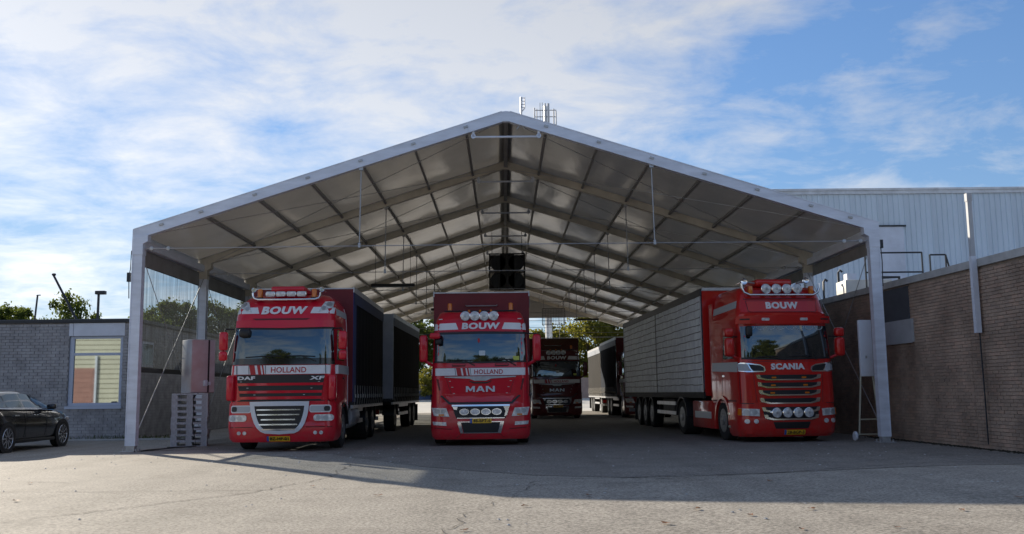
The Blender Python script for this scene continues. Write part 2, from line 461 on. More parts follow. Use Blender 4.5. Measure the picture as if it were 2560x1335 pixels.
def copy_tree(o, parent=None):
    c = o.copy()
    COL.objects.link(c)
    c.parent = parent
    for ch in list(o.children):
        copy_tree(ch, c)
    return c

class MB:
    def __init__(s):
        s.v = []; s.f = []
    def add(s, vs, fs):
        n = len(s.v)
        s.v += [tuple(v) for v in vs]
        s.f += [tuple(i + n for i in f) for f in fs]
        return s
    def box(s, x0, x1, y0, y1, z0, z1):
        return s.add([(x0, y0, z0), (x1, y0, z0), (x1, y1, z0), (x0, y1, z0), (x0, y0, z1), (x1, y0, z1), (x1, y1, z1), (x0, y1, z1)],
                     [(0, 3, 2, 1), (4, 5, 6, 7), (0, 1, 5, 4), (1, 2, 6, 5), (2, 3, 7, 6), (3, 0, 4, 7)])
    def beam(s, p0, p1, w, h, up=(0, 0, 1)):
        p0, p1 = Vector(p0), Vector(p1)
        d = (p1 - p0).normalized(); u = Vector(up)
        a = d.cross(u)
        if a.length < 1e-4: a = d.cross(Vector((0, 1, 0)))
        a.normalize(); b = a.cross(d).normalized()
        a *= w / 2; b *= h / 2
        vs = [p0 - a - b, p0 + a - b, p0 + a + b, p0 - a + b, p1 - a - b, p1 + a - b, p1 + a + b, p1 - a + b]
        return s.add(vs, [(3, 2, 1, 0), (4, 5, 6, 7), (0, 1, 5, 4), (1, 2, 6, 5), (2, 3, 7, 6), (3, 0, 4, 7)])
    def tube(s, pts, r, n=8):
        pts = [Vector(p) for p in pts]
        rs = r if isinstance(r, (list, tuple)) else [r] * len(pts)
        vs = []; fs = []
        for i, p in enumerate(pts):
            d = (pts[min(i + 1, len(pts) - 1)] - pts[max(i - 1, 0)]).normalized()
            a = d.cross(Vector((0, 0, 1)))
            if a.length < 0.05: a = d.cross(Vector((0, 1, 0)))
            a.normalize(); b = a.cross(d)
            for k in range(n):
                t = 2 * math.pi * k / n
                vs.append(p + (a * math.cos(t) + b * math.sin(t)) * rs[i])
        for i in range(len(pts) - 1):
            for k in range(n):
                fs.append((i * n + k, i * n + (k + 1) % n, (i + 1) * n + (k + 1) % n, (i + 1) * n + k))
        fs.append(tuple(range(n))); m = (len(pts) - 1) * n
        fs.append(tuple(m + k for k in range(n)))
        return s.add(vs, fs)
    def lathe(s, prof, c, axis='y', n=24):
        """prof: list of (radius, along); revolve around an axis through c"""
        vs = []; fs = []
        for (r, a) in prof:
            for k in range(n):
                t = 2 * math.pi * k / n
                p, q = r * math.cos(t), r * math.sin(t)
                if axis == 'x': vs.append((c[0] + a, c[1] + p, c[2] + q))
                elif axis == 'y': vs.append((c[0] + p, c[1] + a, c[2] + q))
                else: vs.append((c[0] + p, c[1] + q, c[2] + a))
        for i in range(len(prof) - 1):
            for k in range(n):
                fs.append((i * n + k, i * n + (k + 1) % n, (i + 1) * n + (k + 1) % n, (i + 1) * n + k))
        if prof[0][0] > 1e-5: fs.append(tuple(range(n)))
        if prof[-1][0] > 1e-5: fs.append(tuple((len(prof) - 1) * n + k for k in range(n)))
        return s.add(vs, fs)
    def prism(s, poly, axis, a0, a1):
        """poly points in the plane normal to axis ('x': (y,z), 'y': (x,z), 'z': (x,y))"""
        def P(p, a):
            return {'x': (a, p[0], p[1]), 'y': (p[0], a, p[1]), 'z': (p[0], p[1], a)}[axis]
        n = len(poly)
        vs = [P(p, a0) for p in poly] + [P(p, a1) for p in poly]
        fs = [tuple(range(n)), tuple(range(2 * n - 1, n - 1, -1))]
        for i in range(n):
            j = (i + 1) % n
            fs.append((i, j, n + j, n + i))
        return s.add(vs, fs)
    def mesh(s, name):
        me = bpy.data.meshes.new(name)
        me.from_pydata(s.v, [], s.f)
        bm = bmesh.new(); bm.from_mesh(me)
        bmesh.ops.recalc_face_normals(bm, faces=bm.faces)
        bm.to_mesh(me); bm.free()
        return me
    def build(s, name, m, parent=None, smooth=None):
        return mesh_obj(name, s.mesh(name), m, parent, smooth)

def rbox_mesh(name, c, size, bev=0.02, seg=2):
    me = bpy.data.meshes.new(name)
    bm = bmesh.new()
    bmesh.ops.create_cube(bm, size=1.0)
    bmesh.ops.scale(bm, vec=size, verts=bm.verts)
    bmesh.ops.bevel(bm, geom=list(bm.edges) + list(bm.verts), offset=bev, segments=seg, profile=0.5, affect='EDGES')
    bmesh.ops.translate(bm, vec=c, verts=bm.verts)
    bm.to_mesh(me); bm.free()
    return me
def rbox(name, c, size, m, parent=None, bev=0.02, seg=2):
    return mesh_obj(name, rbox_mesh(name, c, size, bev, seg), m, parent, 40)

def rrect(cx, cz, w, h, r, n=4):
    pts = []
    r = min(r, w / 2 * .99, h / 2 * .99)
    for (sx, sz, a0) in ((1, 1, 0), (-1, 1, 90), (-1, -1, 180), (1, -1, 270)):
        for k in range(n + 1):
            a = R(a0 + 90 * k / n)
            pts.append((cx + sx * (w / 2 - r) + r * math.cos(a), cz + sz * (h / 2 - r) + r * math.sin(a)))
    return pts

def ellipse(cx, cz, a, b, n=20):
    return [(cx + a * math.cos(2 * math.pi * k / n), cz + b * math.sin(2 * math.pi * k / n)) for k in range(n)]

def poly_flat(polys, step=0.12):
    """fill 2d polygons and cut them on a grid so that they can follow a curved panel"""
    bm = bmesh.new()
    for poly in polys:
        vs = [bm.verts.new((p[0], 0, p[1])) for p in poly]
        try: bm.faces.new(vs)
        except ValueError: pass
    xs = [p[0] for q in polys for p in q]; zs = [p[1] for q in polys for p in q]
    for lo, hi, ax in ((min(xs), max(xs), 0), (min(zs), max(zs), 2)):
        k = math.floor(lo / step) + 1
        while k * step < hi:
            co = [0, 0, 0]; no = [0, 0, 0]; co[ax] = k * step; no[ax] = 1
            bmesh.ops.bisect_plane(bm, geom=list(bm.verts) + list(bm.edges) + list(bm.faces), plane_co=co, plane_no=no)
            k += 1
    bm.verts.ensure_lookup_table(); bm.verts.index_update()
    v2 = [(v.co.x, v.co.z) for v in bm.verts]
    fs = [[v.index for v in f.verts] for f in bm.faces]
    bm.free()
    return v2, fs

def skin(name, v2, fs, fun, off, th, m, parent, smooth=30):
    """wrap flat (v2, fs) on a surface: fun(a, b, d) is the point d metres outside it"""
    n = len(v2)
    vs = [fun(a, b, off + th) for a, b in v2] + [fun(a, b, off - 0.006) for a, b in v2]
    F = [tuple(f) for f in fs]
    cnt = {}
    for f in fs:
        for i in range(len(f)):
            e = (f[i], f[(i + 1) % len(f)])
            cnt.setdefault((min(e), max(e)), []).append(e)
    for k, es in cnt.items():
        if len(es) == 1:
            a, b = es[0]
            F.append((a, b, b + n, a + n))
    me = bpy.data.meshes.new(name)
    me.from_pydata(vs, [], F)
    bm = bmesh.new(); bm.from_mesh(me)
    bmesh.ops.recalc_face_normals(bm, faces=bm.faces)
    bm.to_mesh(me); bm.free()
    return mesh_obj(name, me, m, parent, smooth)

TEXT_CACHE = {}
def text_flat(s, bold=0.0):
    key = (s, bold)
    if key in TEXT_CACHE: return TEXT_CACHE[key]
    cu = bpy.data.curves.new('lettering', 'FONT')
    cu.body = s; cu.size = 1.0; cu.offset = bold; cu.resolution_u = 3
    cu.space_character = 1.0 + bold * 2.2
    ob = bpy.data.objects.new('lettering', cu)
    COL.objects.link(ob)
    dg = bpy.context.evaluated_depsgraph_get(); dg.update()
    me = bpy.data.meshes.new_from_object(ob.evaluated_get(dg))
    v = [(p.co.x, p.co.y) for p in me.vertices]; f = [list(p.vertices) for p in me.polygons]
    bpy.data.objects.remove(ob); bpy.data.curves.remove(cu); bpy.data.meshes.remove(me)
    x0 = min(p[0] for p in v); x1 = max(p[0] for p in v); y0 = min(p[1] for p in v); y1 = max(p[1] for p in v)
    v = [((p[0] - x0) / (x1 - x0), (p[1] - y0) / (y1 - y0)) for p in v]
    TEXT_CACHE[key] = (v, f)
    return v, f
def text_box(s, x0, x1, z0, z1, bold=0.0, shear=0.0):
    v, f = text_flat(s, bold)
    return [(x0 + a * (x1 - x0) + shear * b * (z1 - z0), z0 + b * (z1 - z0)) for a, b in v], f

# ------------------------------------------------------------------ ground
def smooth01(t):
    t = max(0.0, min(1.0, t))
    return t * t * (3 - 2 * t)
def zg(x, y):
    z = 0.13 * smooth01((x - 0.5) / 6.5) * smooth01((-y - 5) / 6)
    z += 0.55 * smooth01((y - 55) / 30)
    z += 0.012 * math.sin(x * 0.55 + 1.0) * math.sin(y * 0.4) * smooth01((-y - 1.5) / 4)
    return z
def ground():
    xs = [-900, -400, -200, -110, -70, -45, -32] + [-26 + 0.8 * k for k in range(66)] + [32, 45, 70, 110, 200, 400, 900]
    ys = [-500, -200, -110, -60, -40, -30] + [-25 + 0.6 * k for k in range(44)] + [4, 10, 20, 30, 40, 50, 55, 60, 65, 70, 75, 80, 85, 95, 130, 220, 500, 1500]
    vs = [(x, y, zg(x, y)) for y in ys for x in xs]
    nx = len(xs)
    fs = [(j * nx + i, j * nx + i + 1, (j + 1) * nx + i + 1, (j + 1) * nx + i) for j in range(len(ys) - 1) for i in range(nx - 1)]
    me = bpy.data.meshes.new('ground'); me.from_pydata(vs, [], fs)
    o = mesh_obj('ground', me, GROUND, None, 60)
    o['kind'] = 'structure'
    return o
G = ground()

# asphalt behind the yard joint, darkened to paint shade in and before the shed
def shaded_asphalt_patch():
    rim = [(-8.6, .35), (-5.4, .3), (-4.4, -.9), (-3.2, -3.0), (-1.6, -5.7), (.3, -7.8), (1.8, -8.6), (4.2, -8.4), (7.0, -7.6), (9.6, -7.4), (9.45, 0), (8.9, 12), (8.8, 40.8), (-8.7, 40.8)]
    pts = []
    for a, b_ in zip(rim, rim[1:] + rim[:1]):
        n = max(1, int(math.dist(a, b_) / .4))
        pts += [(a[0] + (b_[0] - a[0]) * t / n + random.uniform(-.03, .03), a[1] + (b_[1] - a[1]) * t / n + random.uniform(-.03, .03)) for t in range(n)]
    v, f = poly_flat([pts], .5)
    me = bpy.data.meshes.new('shaded_asphalt_patch'); me.from_pydata([(x, y, zg(x, y) + .005) for x, y in v], [], f)
    o = mesh_obj('shaded_asphalt_patch', me, ground_mat('shade_tinted_asphalt', .76), None, 60); o['kind'] = 'structure'
shaded_asphalt_patch()

# cracks in the asphalt: thin dark seams lying on the sheet, following its surface
CRACKM = mat('crack_fill', (0.085, 0.078, 0.07), 0.95)
def crack(pts, w=0.012, jit=0.05):
    path = []
    for (a, b) in zip(pts[:-1], pts[1:]):
        n = max(2, int(math.dist(a, b) / 0.16))
        for k in range(n):
            t = k / n
            path.append((a[0] + (b[0] - a[0]) * t + random.uniform(-jit, jit), a[1] + (b[1] - a[1]) * t + random.uniform(-jit, jit)))
    vs = []; fs = []
    for i, p in enumerate(path):
        q = path[min(i + 1, len(path) - 1)]; o_ = path[max(i - 1, 0)]
        d = Vector((q[0] - o_[0], q[1] - o_[1])).normalized()
        ww = w * random.uniform(0.35, 1.3)
        for s in (-1, 1):
            x, y = p[0] - d.y * s * ww, p[1] + d.x * s * ww
            vs.append((x, y, zg(x, y) + 0.009))
        if i: fs.append((2 * i - 2, 2 * i - 1, 2 * i + 1, 2 * i))
    me = bpy.data.meshes.new('asphalt_crack'); me.from_pydata(vs, [], fs)
    mesh_obj('asphalt_crack', me, CRACKM, G)
crack([(-9.0, -9.4), (-5.2, -9.5), (-1, -9.6), (4, -9.3)], 0.009, 0.02)
crack([(-6.8, -14.5), (-4.6, -11.6), (-3.4, -9.6), (-2.8, -7.6), (-3.0, -4.5)], 0.011, 0.08)
crack([(-0.8, -15), (-0.5, -12.6), (0.1, -10.4), (0.3, -8.8)], 0.006, 0.07)
crack([(2.0, -8.9), (4.0, -8.4), (6.8, -6.8), (8.5, -6.6)], 0.016, 0.04)
crack([(-0.5, -8.3), (1.5, -8.6), (3.0, -8.2)], 0.010, 0.04)
crack([(-14, -6), (-9, -7.2), (-6.5, -8.2)], 0.008, 0.05)

# ------------------------------------------------------------------ canopy shed
SW, ZE, ZR, BAY, NB = 8.96, 5.26, 8.12, 5.0, 8
TAN = (ZR - ZE) / SW
def ztop(x): return ZE + TAN * (SW - abs(x))
shed = empty('canopy_shed', (0, 0, 0), 0, 'long open-fronted canopy shed with white membrane roof and aluminium frames over the trucks', 'shed')
PURL = [7.36, 6.08, 4.81, 3.54, 2.26, 0.98]
def rafter_mesh(s):
    b = MB()
    h = 0.25
    poly = [(s * (SW + 0.02), ztop(SW) + .0), (s * (SW + 0.02), ZE - 0.26), (s * (SW - 0.42), ztop(SW - .42) - h), (s * 0.10, ztop(0.1) - h - 0.0), (0.0, ztop(0.1) - h), (0, ZR - 0.02), (s * 0.12, ZR - .035)]
    b.prism(poly, 'y', -0.075, 0.075)
    # flanges of the box profile
    for dz in (0.0, -h):
        p0 = (s * SW, -0.0, ztop(SW) + dz); p1 = (s * 0.1, 0.0, ztop(.1) + dz)
        b.beam(p0, p1, 0.17, 0.022)
    return b.mesh('rafter')
raf = {s: rafter_mesh(s) for s in (-1, 1)}
def post_mesh(s):
    b = MB()
    b.box(s * SW - 0.12 * (1 + s), s * SW + 0.12 * (1 - s), -0.10, 0.10, 0.14, ZE - 0.30)
    b.box(s * (SW - .012) - 0.012, s * (SW - .012) + 0.012, -0.112, 0.112, 0.14, ZE - 0.3)
    return b.mesh('post')
pst = {s: post_mesh(s) for s in (-1, 1)}
def knee_mesh(s):
    b = MB()
    x0, x1 = s * (SW + 0.005), s * (SW - 0.36)
    b.prism([(x0, ZE - 0.22), (x0, ZE - 0.62), (s * (SW - .25), ZE - 0.62), (s * (SW - .25), ZE - 0.36), (x1, ZE - 0.30), (x1, ZE - 0.14)], 'y', -0.118, 0.118)
    return b.mesh('knee_bracket')
kne = {s: knee_mesh(s) for s in (-1, 1)}
def foot_mesh(s):
    b = MB()
    c = s * (SW - 0.12)
    b.box(c - 0.20, c + 0.20, -0.17, 0.17, 0.004, 0.022)
    b.box(c - 0.10, c + 0.10, -0.09, 0.09, 0.022, 0.14)
    for dx_ in (-0.15, 0.15):
        for dy_ in (-0.12, 0.12):
            b.lathe([(0.02, 0.0), (0.02, 0.05)], (c + dx_, dy_, 0.022), 'z', 6)
    return b.mesh('base_plate')
fot = {s: foot_mesh(s) for s in (-1, 1)}
def tie_mesh():
    b = MB()
    b.tube([(-SW + .24, 0, 4.80), (0, 0, 4.815), (SW - .24, 0, 4.80)], 0.011, 6)
    return b.mesh('tie_cable')
tie = tie_mesh()
def turn_mesh(s):
    b = MB()
    b.tube([(s * (SW - .24), 0, 4.80), (s * (SW - .95), 0, 4.801)], 0.018, 6)
    for q in (.42, .82):
        b.lathe([(0.02, -.02), (.05, -.015), (.05, .015), (.02, .02)], (s * (SW - q), 0, 4.80), 'y', 10)
    return b.mesh('turnbuckle')
trn = {s: turn_mesh(s) for s in (-1, 1)}
def hang_mesh(s):
    b = MB()
    b.tube([(s * 3.53, 0, ztop(3.53) - .24), (s * 3.56, 0, 4.80)], 0.015, 6)
    b.box(s * 3.53 - .05, s * 3.53 + .05, -.05, .05, ztop(3.53) - .33, ztop(3.53) - .24)
    b.box(s * 3.56 - .03, s * 3.56 + .03, -.03, .03, 4.77, 4.88)
    return b.mesh('hanger_rod')
hng = {s: hang_mesh(s) for s in (-1, 1)}
def collar_mesh():
    b = MB()
    b.tube([(-0.80, 0, 7.47), (0.80, 0, 7.47)], 0.028, 8)
    for s in (-1, 1):
        b.lathe([(0.06, -.03), (0.06, .03)], (s * .80, 0, 7.49), 'y', 10)
        b.box(s * .8 - .03, s * .8 + .03, -.03, .03, 7.47, ztop(.8) - .22)
    return b.mesh('collar_tie')
clr_m = collar_mesh()
def clip_mesh(s, x):
    b = MB()
    z = ztop(x) - 0.10
    b.beam((s * (x + .05), -0.09, z - .016), (s * (x - .05), -0.09, z + .016), 0.03, 0.05)
    return b.mesh('purlin_clip')
for k in range(NB + 1):
    y = BAY * k
    for s in (-1, 1):
        for nm, me, m in (('rafter', raf[s], ALU), ('post', pst[s], ALU), ('knee_bracket', kne[s], ALU), ('base_plate', fot[s], STEEL), ('hanger_rod', hng[s], WIRE), ('turnbuckle', trn[s], STEEL)):
            o = mesh_obj(nm, me, m, shed); o.location.y = y
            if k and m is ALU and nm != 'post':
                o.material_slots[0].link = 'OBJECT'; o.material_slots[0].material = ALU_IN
        if k == 0:
            for x in [8.3] + PURL:
                mesh_obj('purlin_clip', clip_mesh(s, x), STEEL, shed)
    for nm, me, m in (('tie_cable', tie, WIRE), ('collar_tie', clr_m, ALU)):
        o = mesh_obj(nm, me, m, shed); o.location.y = y
# purlins, ridge and eave beams per bay
pm = {}
for s in (-1, 1):
    for x in PURL:
        b = MB(); z = ztop(x) - 0.14
        b.beam((s * x, 0.08, z), (s * x, BAY - .08, z), 0.062, 0.10, up=(s * TAN, 0, 1))
        pm[(s, x)] = b.mesh('purlin')
b = MB(); b.box(-.055, .055, .08, BAY - .08, ZR - .25, ZR - .12); ridge_me = b.mesh('ridge_purlin')
em = {}
for s in (-1, 1):
    b = MB(); b.box(s * (SW - .12) - .06, s * (SW - .12) + .06, .1, BAY - .1, ZE - .40, ZE - .22)
    b.box(s * (SW + .03) - .02, s * (SW + .03) + .02, .1, BAY - .1, ZE - .50, ZE - .05)
    em[s] = b.mesh('eave_beam')
for k in range(NB):
    for key, me in pm.items():
        o = mesh_obj('purlin', me, PURLM, shed); o.location.y = BAY * k
    o = mesh_obj('ridge_purlin', ridge_me, PURLM, shed); o.location.y = BAY * k
    for s in (-1, 1):
        o = mesh_obj('eave_beam', em[s], ALU, shed); o.location.y = BAY * k
# roof membranes: one tensioned sheet per bay and slope, slightly rippled
def memb_mesh(s, seed):
    r_ = np.random.default_rng(seed)
    nx, ny = 36, 10
    vs = []; fs = []
    ph = r_.uniform(0, 6, 4)
    for j in range(ny + 1):
        for i in range(nx + 1):
            x = 0.004 + (SW + .036) * i / nx
            v = j / ny
            y = .05 + (BAY - .10) * v
            sag = -0.055 * math.sin(math.pi * v) * abs(math.sin(math.pi * x / 1.28))
            rip = 0.014 * math.sin(x * 4.1 + ph[0] + v * 3) * math.sin(math.pi * v) + 0.007 * math.sin(x * 9 + ph[1] + 5 * v) * math.sin(v * 7 + ph[2])
            vs.append((s * x, y, ztop(x) - 0.045 + sag + rip))
    for j in range(ny):
        for i in range(nx):
            a = j * (nx + 1) + i
            fs.append((a, a + 1, a + nx + 2, a + nx + 1))
    me = bpy.data.meshes.new('roof_membrane'); me.from_pydata(vs, [], fs)
    return me
for k in range(NB):
    for s in (-1, 1):
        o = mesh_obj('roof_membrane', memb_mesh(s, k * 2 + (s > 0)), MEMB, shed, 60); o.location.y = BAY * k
b = MB(); b.prism([(-.22, ztop(.22) - .012), (0, ZR + .004), (.22, ztop(.22) - .012), (.22, ztop(.22) - .022), (0, ZR - .008), (-.22, ztop(.22) - .022)], 'y', .09, BAY - .09)
cap_me = b.mesh('ridge_cap')
for k in range(NB):
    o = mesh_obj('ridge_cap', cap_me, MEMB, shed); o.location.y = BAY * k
# valances below the eaves, clear curtains on the left side, end infill
VALD = mat('eave_valance', (0.24, 0.235, 0.22), 0.7, var=0.2, vscale=2)
for s in (-1, 1):
    b = MB()
    b.box(s * (SW - .02) - .008, s * (SW - .02) + .008, .1, BAY - .1, ZE - .82 if s < 0 else ZE - .72, ZE - .42)
    me = b.mesh('valance')
    for k in range(NB):
        o = mesh_obj('valance', me, VALD, shed); o.location.y = BAY * k
def curtain_mesh(seed):
    r_ = np.random.default_rng(seed); n = 30
    ph = r_.uniform(0, 6, 3); vs = []; fs = []
    for i in range(n + 1):
        y = .10 + (BAY - .2) * i / n
        for j, z in enumerate((ZE - .80, 3.6, 2.7, 1.96)):
            dx_ = 0.018 * (j + 1) / 4 * (math.sin(y * 6.2 + ph[0]) + .6 * math.sin(y * 13 + ph[1]))
            vs.append((-(SW - .03) + dx_, y, z))
    for i in range(n):
        for j in range(3):
            a = i * 4 + j
            fs.append((a, a + 1, a + 5, a + 4))
    me = bpy.data.meshes.new('clear_curtain'); me.from_pydata(vs, [], fs)
    return me
hb = MB(); hb.box(-(SW - .03) - .03, -(SW - .03) + .03, .1, BAY - .1, 1.86, 1.98); hem = hb.mesh('curtain_hem')
for k in range(NB):
    o = mesh_obj('clear_curtain', curtain_mesh(k), CURTAIN, shed, 60); o.location.y = BAY * k
    o = mesh_obj('curtain_hem', hem, BLACK, shed); o.location.y = BAY * k
b = MB(); zi = 6.1; xi = (ZR - zi) / TAN
b.prism([(-xi, zi), (xi, zi), (0, ZR - .15)], 'y', NB * BAY - .012, NB * BAY + .012)
b.build('end_infill', MEMB, shed)
# wind bracing wires
def wire(p0, p1, r=0.009, name='bracing_wire', m=WIRE, parent=shed):
    MB().tube([p0, p1], r, 5).build(name, m, parent)
XS = SW - .16
for k in (0, 1):
    y0, y1 = BAY * k + .05, BAY * (k + 1) - .05
    wire((-XS, y0, ZE - .55), (-XS, y1, 0.35)); wire((-XS, y1, ZE - .55), (-XS, y0, 0.30), 0.013)
wire((XS, BAY, ZE - .55), (XS, .05, 0.35)); wire((XS, 0.05, ZE - .55), (XS, BAY, 0.35))
for k in (0, 1, 4, 7):
    y0, y1 = BAY * k + .08, BAY * (k + 1) - .08
    for s in (-1, 1):
        wire((s * .3, y0, ztop(.3) - .24), (s * 8.5, y1, ztop(8.5) - .24), 0.008)
        wire((s * 8.5, y0, ztop(8.5) - .24), (s * .3, y1, ztop(.3) - .24), 0.008)
# ratchet strap and red-ish cable bits hanging outside the left corner
b = MB(); b.tube([(-SW - .05, -.02, 4.75), (-SW - .06, -.02, 4.3), (-SW - .09, -.02, 4.15), (-SW - .07, -.02, 3.6)], 0.012, 5); b.box(-SW - .13, -SW - .05, -.05, .02, 4.0, 4.22)
b.build('ratchet_strap', DKSTEEL, shed)
b = MB(); b.tube([(SW + .05, -.02, 4.75), (SW + .07, -.02, 4.3), (SW + .05, -.02, 3.7)], 0.012, 5); b.box(SW + .01, SW + .10, -.07, .03, 4.62, 4.82)
b.build('ratchet_strap', DKSTEEL, shed)

# ------------------------------------------------------------------ left office building
LB_Y, LB_X, LB_H = 6.5, -11.3, 3.6
office = empty('office_building', (LB_X, LB_Y, 0), 0, 'low flat-roofed grey brick office building with one tall window, behind the black car', 'building')
def in_hole(x0, x1, z0, z1, holes):
    return any(x0 < h[1] and x1 > h[0] and z0 < h[3] and z1 > h[2] for h in holes)
WX0, WX1, WZ0, WZ1 = -2.02, -0.40, 1.02, 3.52        # opening, relative to the corner
b = MB()
b.box(-26, WX0, 0.03, 20, 0, LB_H - .06); b.box(WX1, -0.03, 0.03, 20, 0, LB_H - .06)
b.box(WX0, WX1, 0.03, 20, 0, WZ0); b.box(WX0, WX1, 0.5, 20, WZ0, WZ1); b.box(WX0, WX1, 0.03, 20, WZ1, LB_H - .06)
b.build('mortar_wall', MORT_L, office)
b = MB(); b.box(-26.1, 0.08, -0.06, 20, LB_H - .06, LB_H + .02); b.build('roof_edge', DKSTEEL, office)
b = MB(); b.box(-26, 0.05, -.03, 20, LB_H + .02, LB_H + .05); b.build('roof', PAND, office)
BL, BH, JT = 0.255, 0.092, 0.010
def brick_mesh(name, l, h, d=0.05):
    return rbox_mesh(name, (l / 2, d / 2, h / 2), (l, d, h), 0.004, 1)
bm_v = [brick_mesh('brick', BL - JT, BH - JT) for _ in range(1)]
for me in bm_v: me.materials.append(BRICK_L)
bl = []
row = 0; z = 0.02
while z + BH < LB_H - .05:
    x = -BL * (0.5 if row % 2 else 0) - BL
    if row % 2: bl.append((-BL / 2 + 0.0, z, BL / 2 - JT))
    while x > -9.0:
        bl.append((x, z, BL - JT)); x -= BL
    row += 1; z += BH
cl_ = []
for q in bl:
    if not in_hole(q[0], q[0] + q[2], q[1], q[1] + BH - JT, [(WX0, WX1, WZ0, WZ1)]): cl_.append(q); continue
    if q[0] < WX0 - .02: cl_.append((q[0], q[1], WX0 - q[0]))
    if q[0] + q[2] > WX1 + .02: cl_.append((WX1, q[1], q[0] + q[2] - WX1))
bl = cl_
full = [q for q in bl if abs(q[2] - (BL - JT)) < 1e-6 and q[0] > -4.4 and q[1] > 0.9]
full.sort(key=lambda q: (abs(q[0] + 2.2)))
near = set(full[:290])
rest = MB()
for q in bl:
    if q in near:
        o = mesh_obj('brick', bm_v[0], None, office)
        o.location = (q[0], random.uniform(-.004, .003), q[1])
    else:
        e = random.uniform(-.004, .003)
        rest.box(q[0], q[0] + q[2], e, .05, q[1], q[1] + BH - JT)
# side wall courses of the same building, seen through the clear curtain
z = 0.02; row = 0
while z + BH < LB_H - .05:
    y = 0.06 + (BL / 2 if row % 2 else 0)
    while y < 18:
        e = random.uniform(-.003, .004)
        if not (0.5 < y + BL and y < 1.5 and 2.2 < z + BH and z < 3.0):
            rest.box(-.05, .0 + e, y, y + BL - JT, z, z + BH - JT)
        y += BL
    row += 1; z += BH
o = rest.build('brick_field', BRICK_L, office); o['kind'] = 'stuff'
win = MB()
for (x0, x1, z0, z1) in ((WX0, WX0 + .13, WZ0, 3.12), (WX1 - .09, WX1, WZ0, 3.12), (WX0, WX1, WZ0, WZ0 + .09), (WX0, WX1, 3.05, 3.12), (WX0 + .13, WX1 - .09, 2.54, 2.62)):
    win.box(x0 + .001, x1 - .001, 0.06 if x1 - x0 > 1 else .058, .14, z0, z1)
wf = win.build('window', WFRAME, office)
b = MB(); b.box(WX0 + .1, WX1 - .06, .10, .11, WZ0 + .06, 2.58); b.build('pane', WINGLASS, wf)
b = MB(); b.box(WX0 + .1, WX1 - .06, .10, .11, 2.60, 3.1); b.build('pane', WINGLASS, wf)
b = MB(); b.box(WX0 - .04, WX1 + .04, -.06, .10, WZ0 - .09, WZ0 - .005); b.build('sill', WFRAME, wf)
b = MB(); b.box(WX0 - .02, WX0 + .10, -.012, .06, 3.13, WZ1 + .0); b.box(WX0 + .115, WX1 + .05, -.012, .06, 3.13, WZ1 + .0)
b.build('fascia_panel', PANW, office)
b = MB(); b.box(-.02, .012, .5, 1.45, 2.2, 2.98); sw = b.build('side_window', WFRAME, office)
b = MB(); b.box(.012, .02, .57, 1.38, 2.27, 2.91); b.build('pane', SIDEGLASS, sw)
# weeds at the foot of the wall
def grass_strip(name, x0, x1, y0, y1, n, label, h=0.16):
    vs = []; fs = []
    for i in range(n):
        x = random.uniform(x0, x1); y = random.uniform(y0, y1)
        if math.sin(x * 3.1) + math.sin(x * 1.3 + 2) + math.sin(y * 2.3) < random.uniform(-1.4, .9): continue
        a = random.uniform(0, 6.28); hh = h * random.uniform(.3, 1.1); w = 0.012
        c, s_ = math.cos(a), math.sin(a); l = random.uniform(-.08, .08)
        z0 = zg(x, y)
        k = len(vs)
        vs += [(x - c * w, y - s_ * w, z0), (x + c * w, y + s_ * w, z0), (x + l + c * w * .3, y + l * .5 + s_ * w * .3, z0 + hh), (x + l - c * w * .3, y + l * .5 - s_ * w * .3, z0 + hh)]
        fs.append((k, k + 1, k + 2, k + 3))
    me = bpy.data.meshes.new(name); me.from_pydata(vs, [], fs)
    o = mesh_obj(name, me, GRASS)
    return tag(o, label, 'weeds', None, 'stuff')
grass_strip('weeds', -16, -9.4, LB_Y - .35, LB_Y - .02, 900, 'thin green weeds growing along the foot of the grey brick wall')
b = MB(); b.box(-20, -9.2, LB_Y - .42, LB_Y - .0, 0.004, 0.05)
o = b.build('kerb', CONC); o['kind'] = 'structure'

# ------------------------------------------------------------------ right brick building and hall
rw = empty('brick_annex', (9.92, -5.0, 0), R(2.6), 'low brown brick annex along the right edge with boarded opening', 'building')
RW_L, RW_H = 17.5, 3.78
b = MB(); b.box(0.03, 14, -3, RW_L, 0, RW_H - .02); b.build('mortar_wall', MORT_R, rw)
b = MB(); b.box(-.05, 14, -3.02, RW_L, RW_H - .02, RW_H + .14); b.build('coping', CONC, rw)
RL, RH_, RJ = 0.22, 0.0725, 0.010
rvar = []
for i, m_ in enumerate((BRICK_R, BRICK_R2, BRICK_R3)):
    me = rbox_mesh('brick', (0.025, (RL - RJ) / 2, (RH_ - RJ) / 2), (0.05, RL - RJ, RH_ - RJ), 0.003, 1)
    me.materials.append(m_); rvar.append(me)
rl = []
z = 0.01; row = 0
while z + RH_ < RW_H - .02:
    y = -3 + (RL / 2 if row % 2 else 0)
    while y < RW_L - RL:
        rl.append((y, z)); y += RL
    z += RH_; row += 1
JY = 2.45                                   # expansion joint
cutb = []
for q in [q for q in rl if q[0] < JY + .012 and q[0] + RL > JY]:
    rl.remove(q)
    if JY - q[0] > .03: cutb.append((q[0], JY - q[0], q[1]))
    if q[0] + RL - RJ - JY - .012 > .02: cutb.append((JY + .012, q[0] + RL - RJ - JY - .012, q[1]))
nearr = set(sorted([q for q in rl if q[0] > -0.15], key=lambda q: q[0] + abs(q[1] - 1.8) * 0.9)[:285])
restm = [MB(), MB(), MB()]
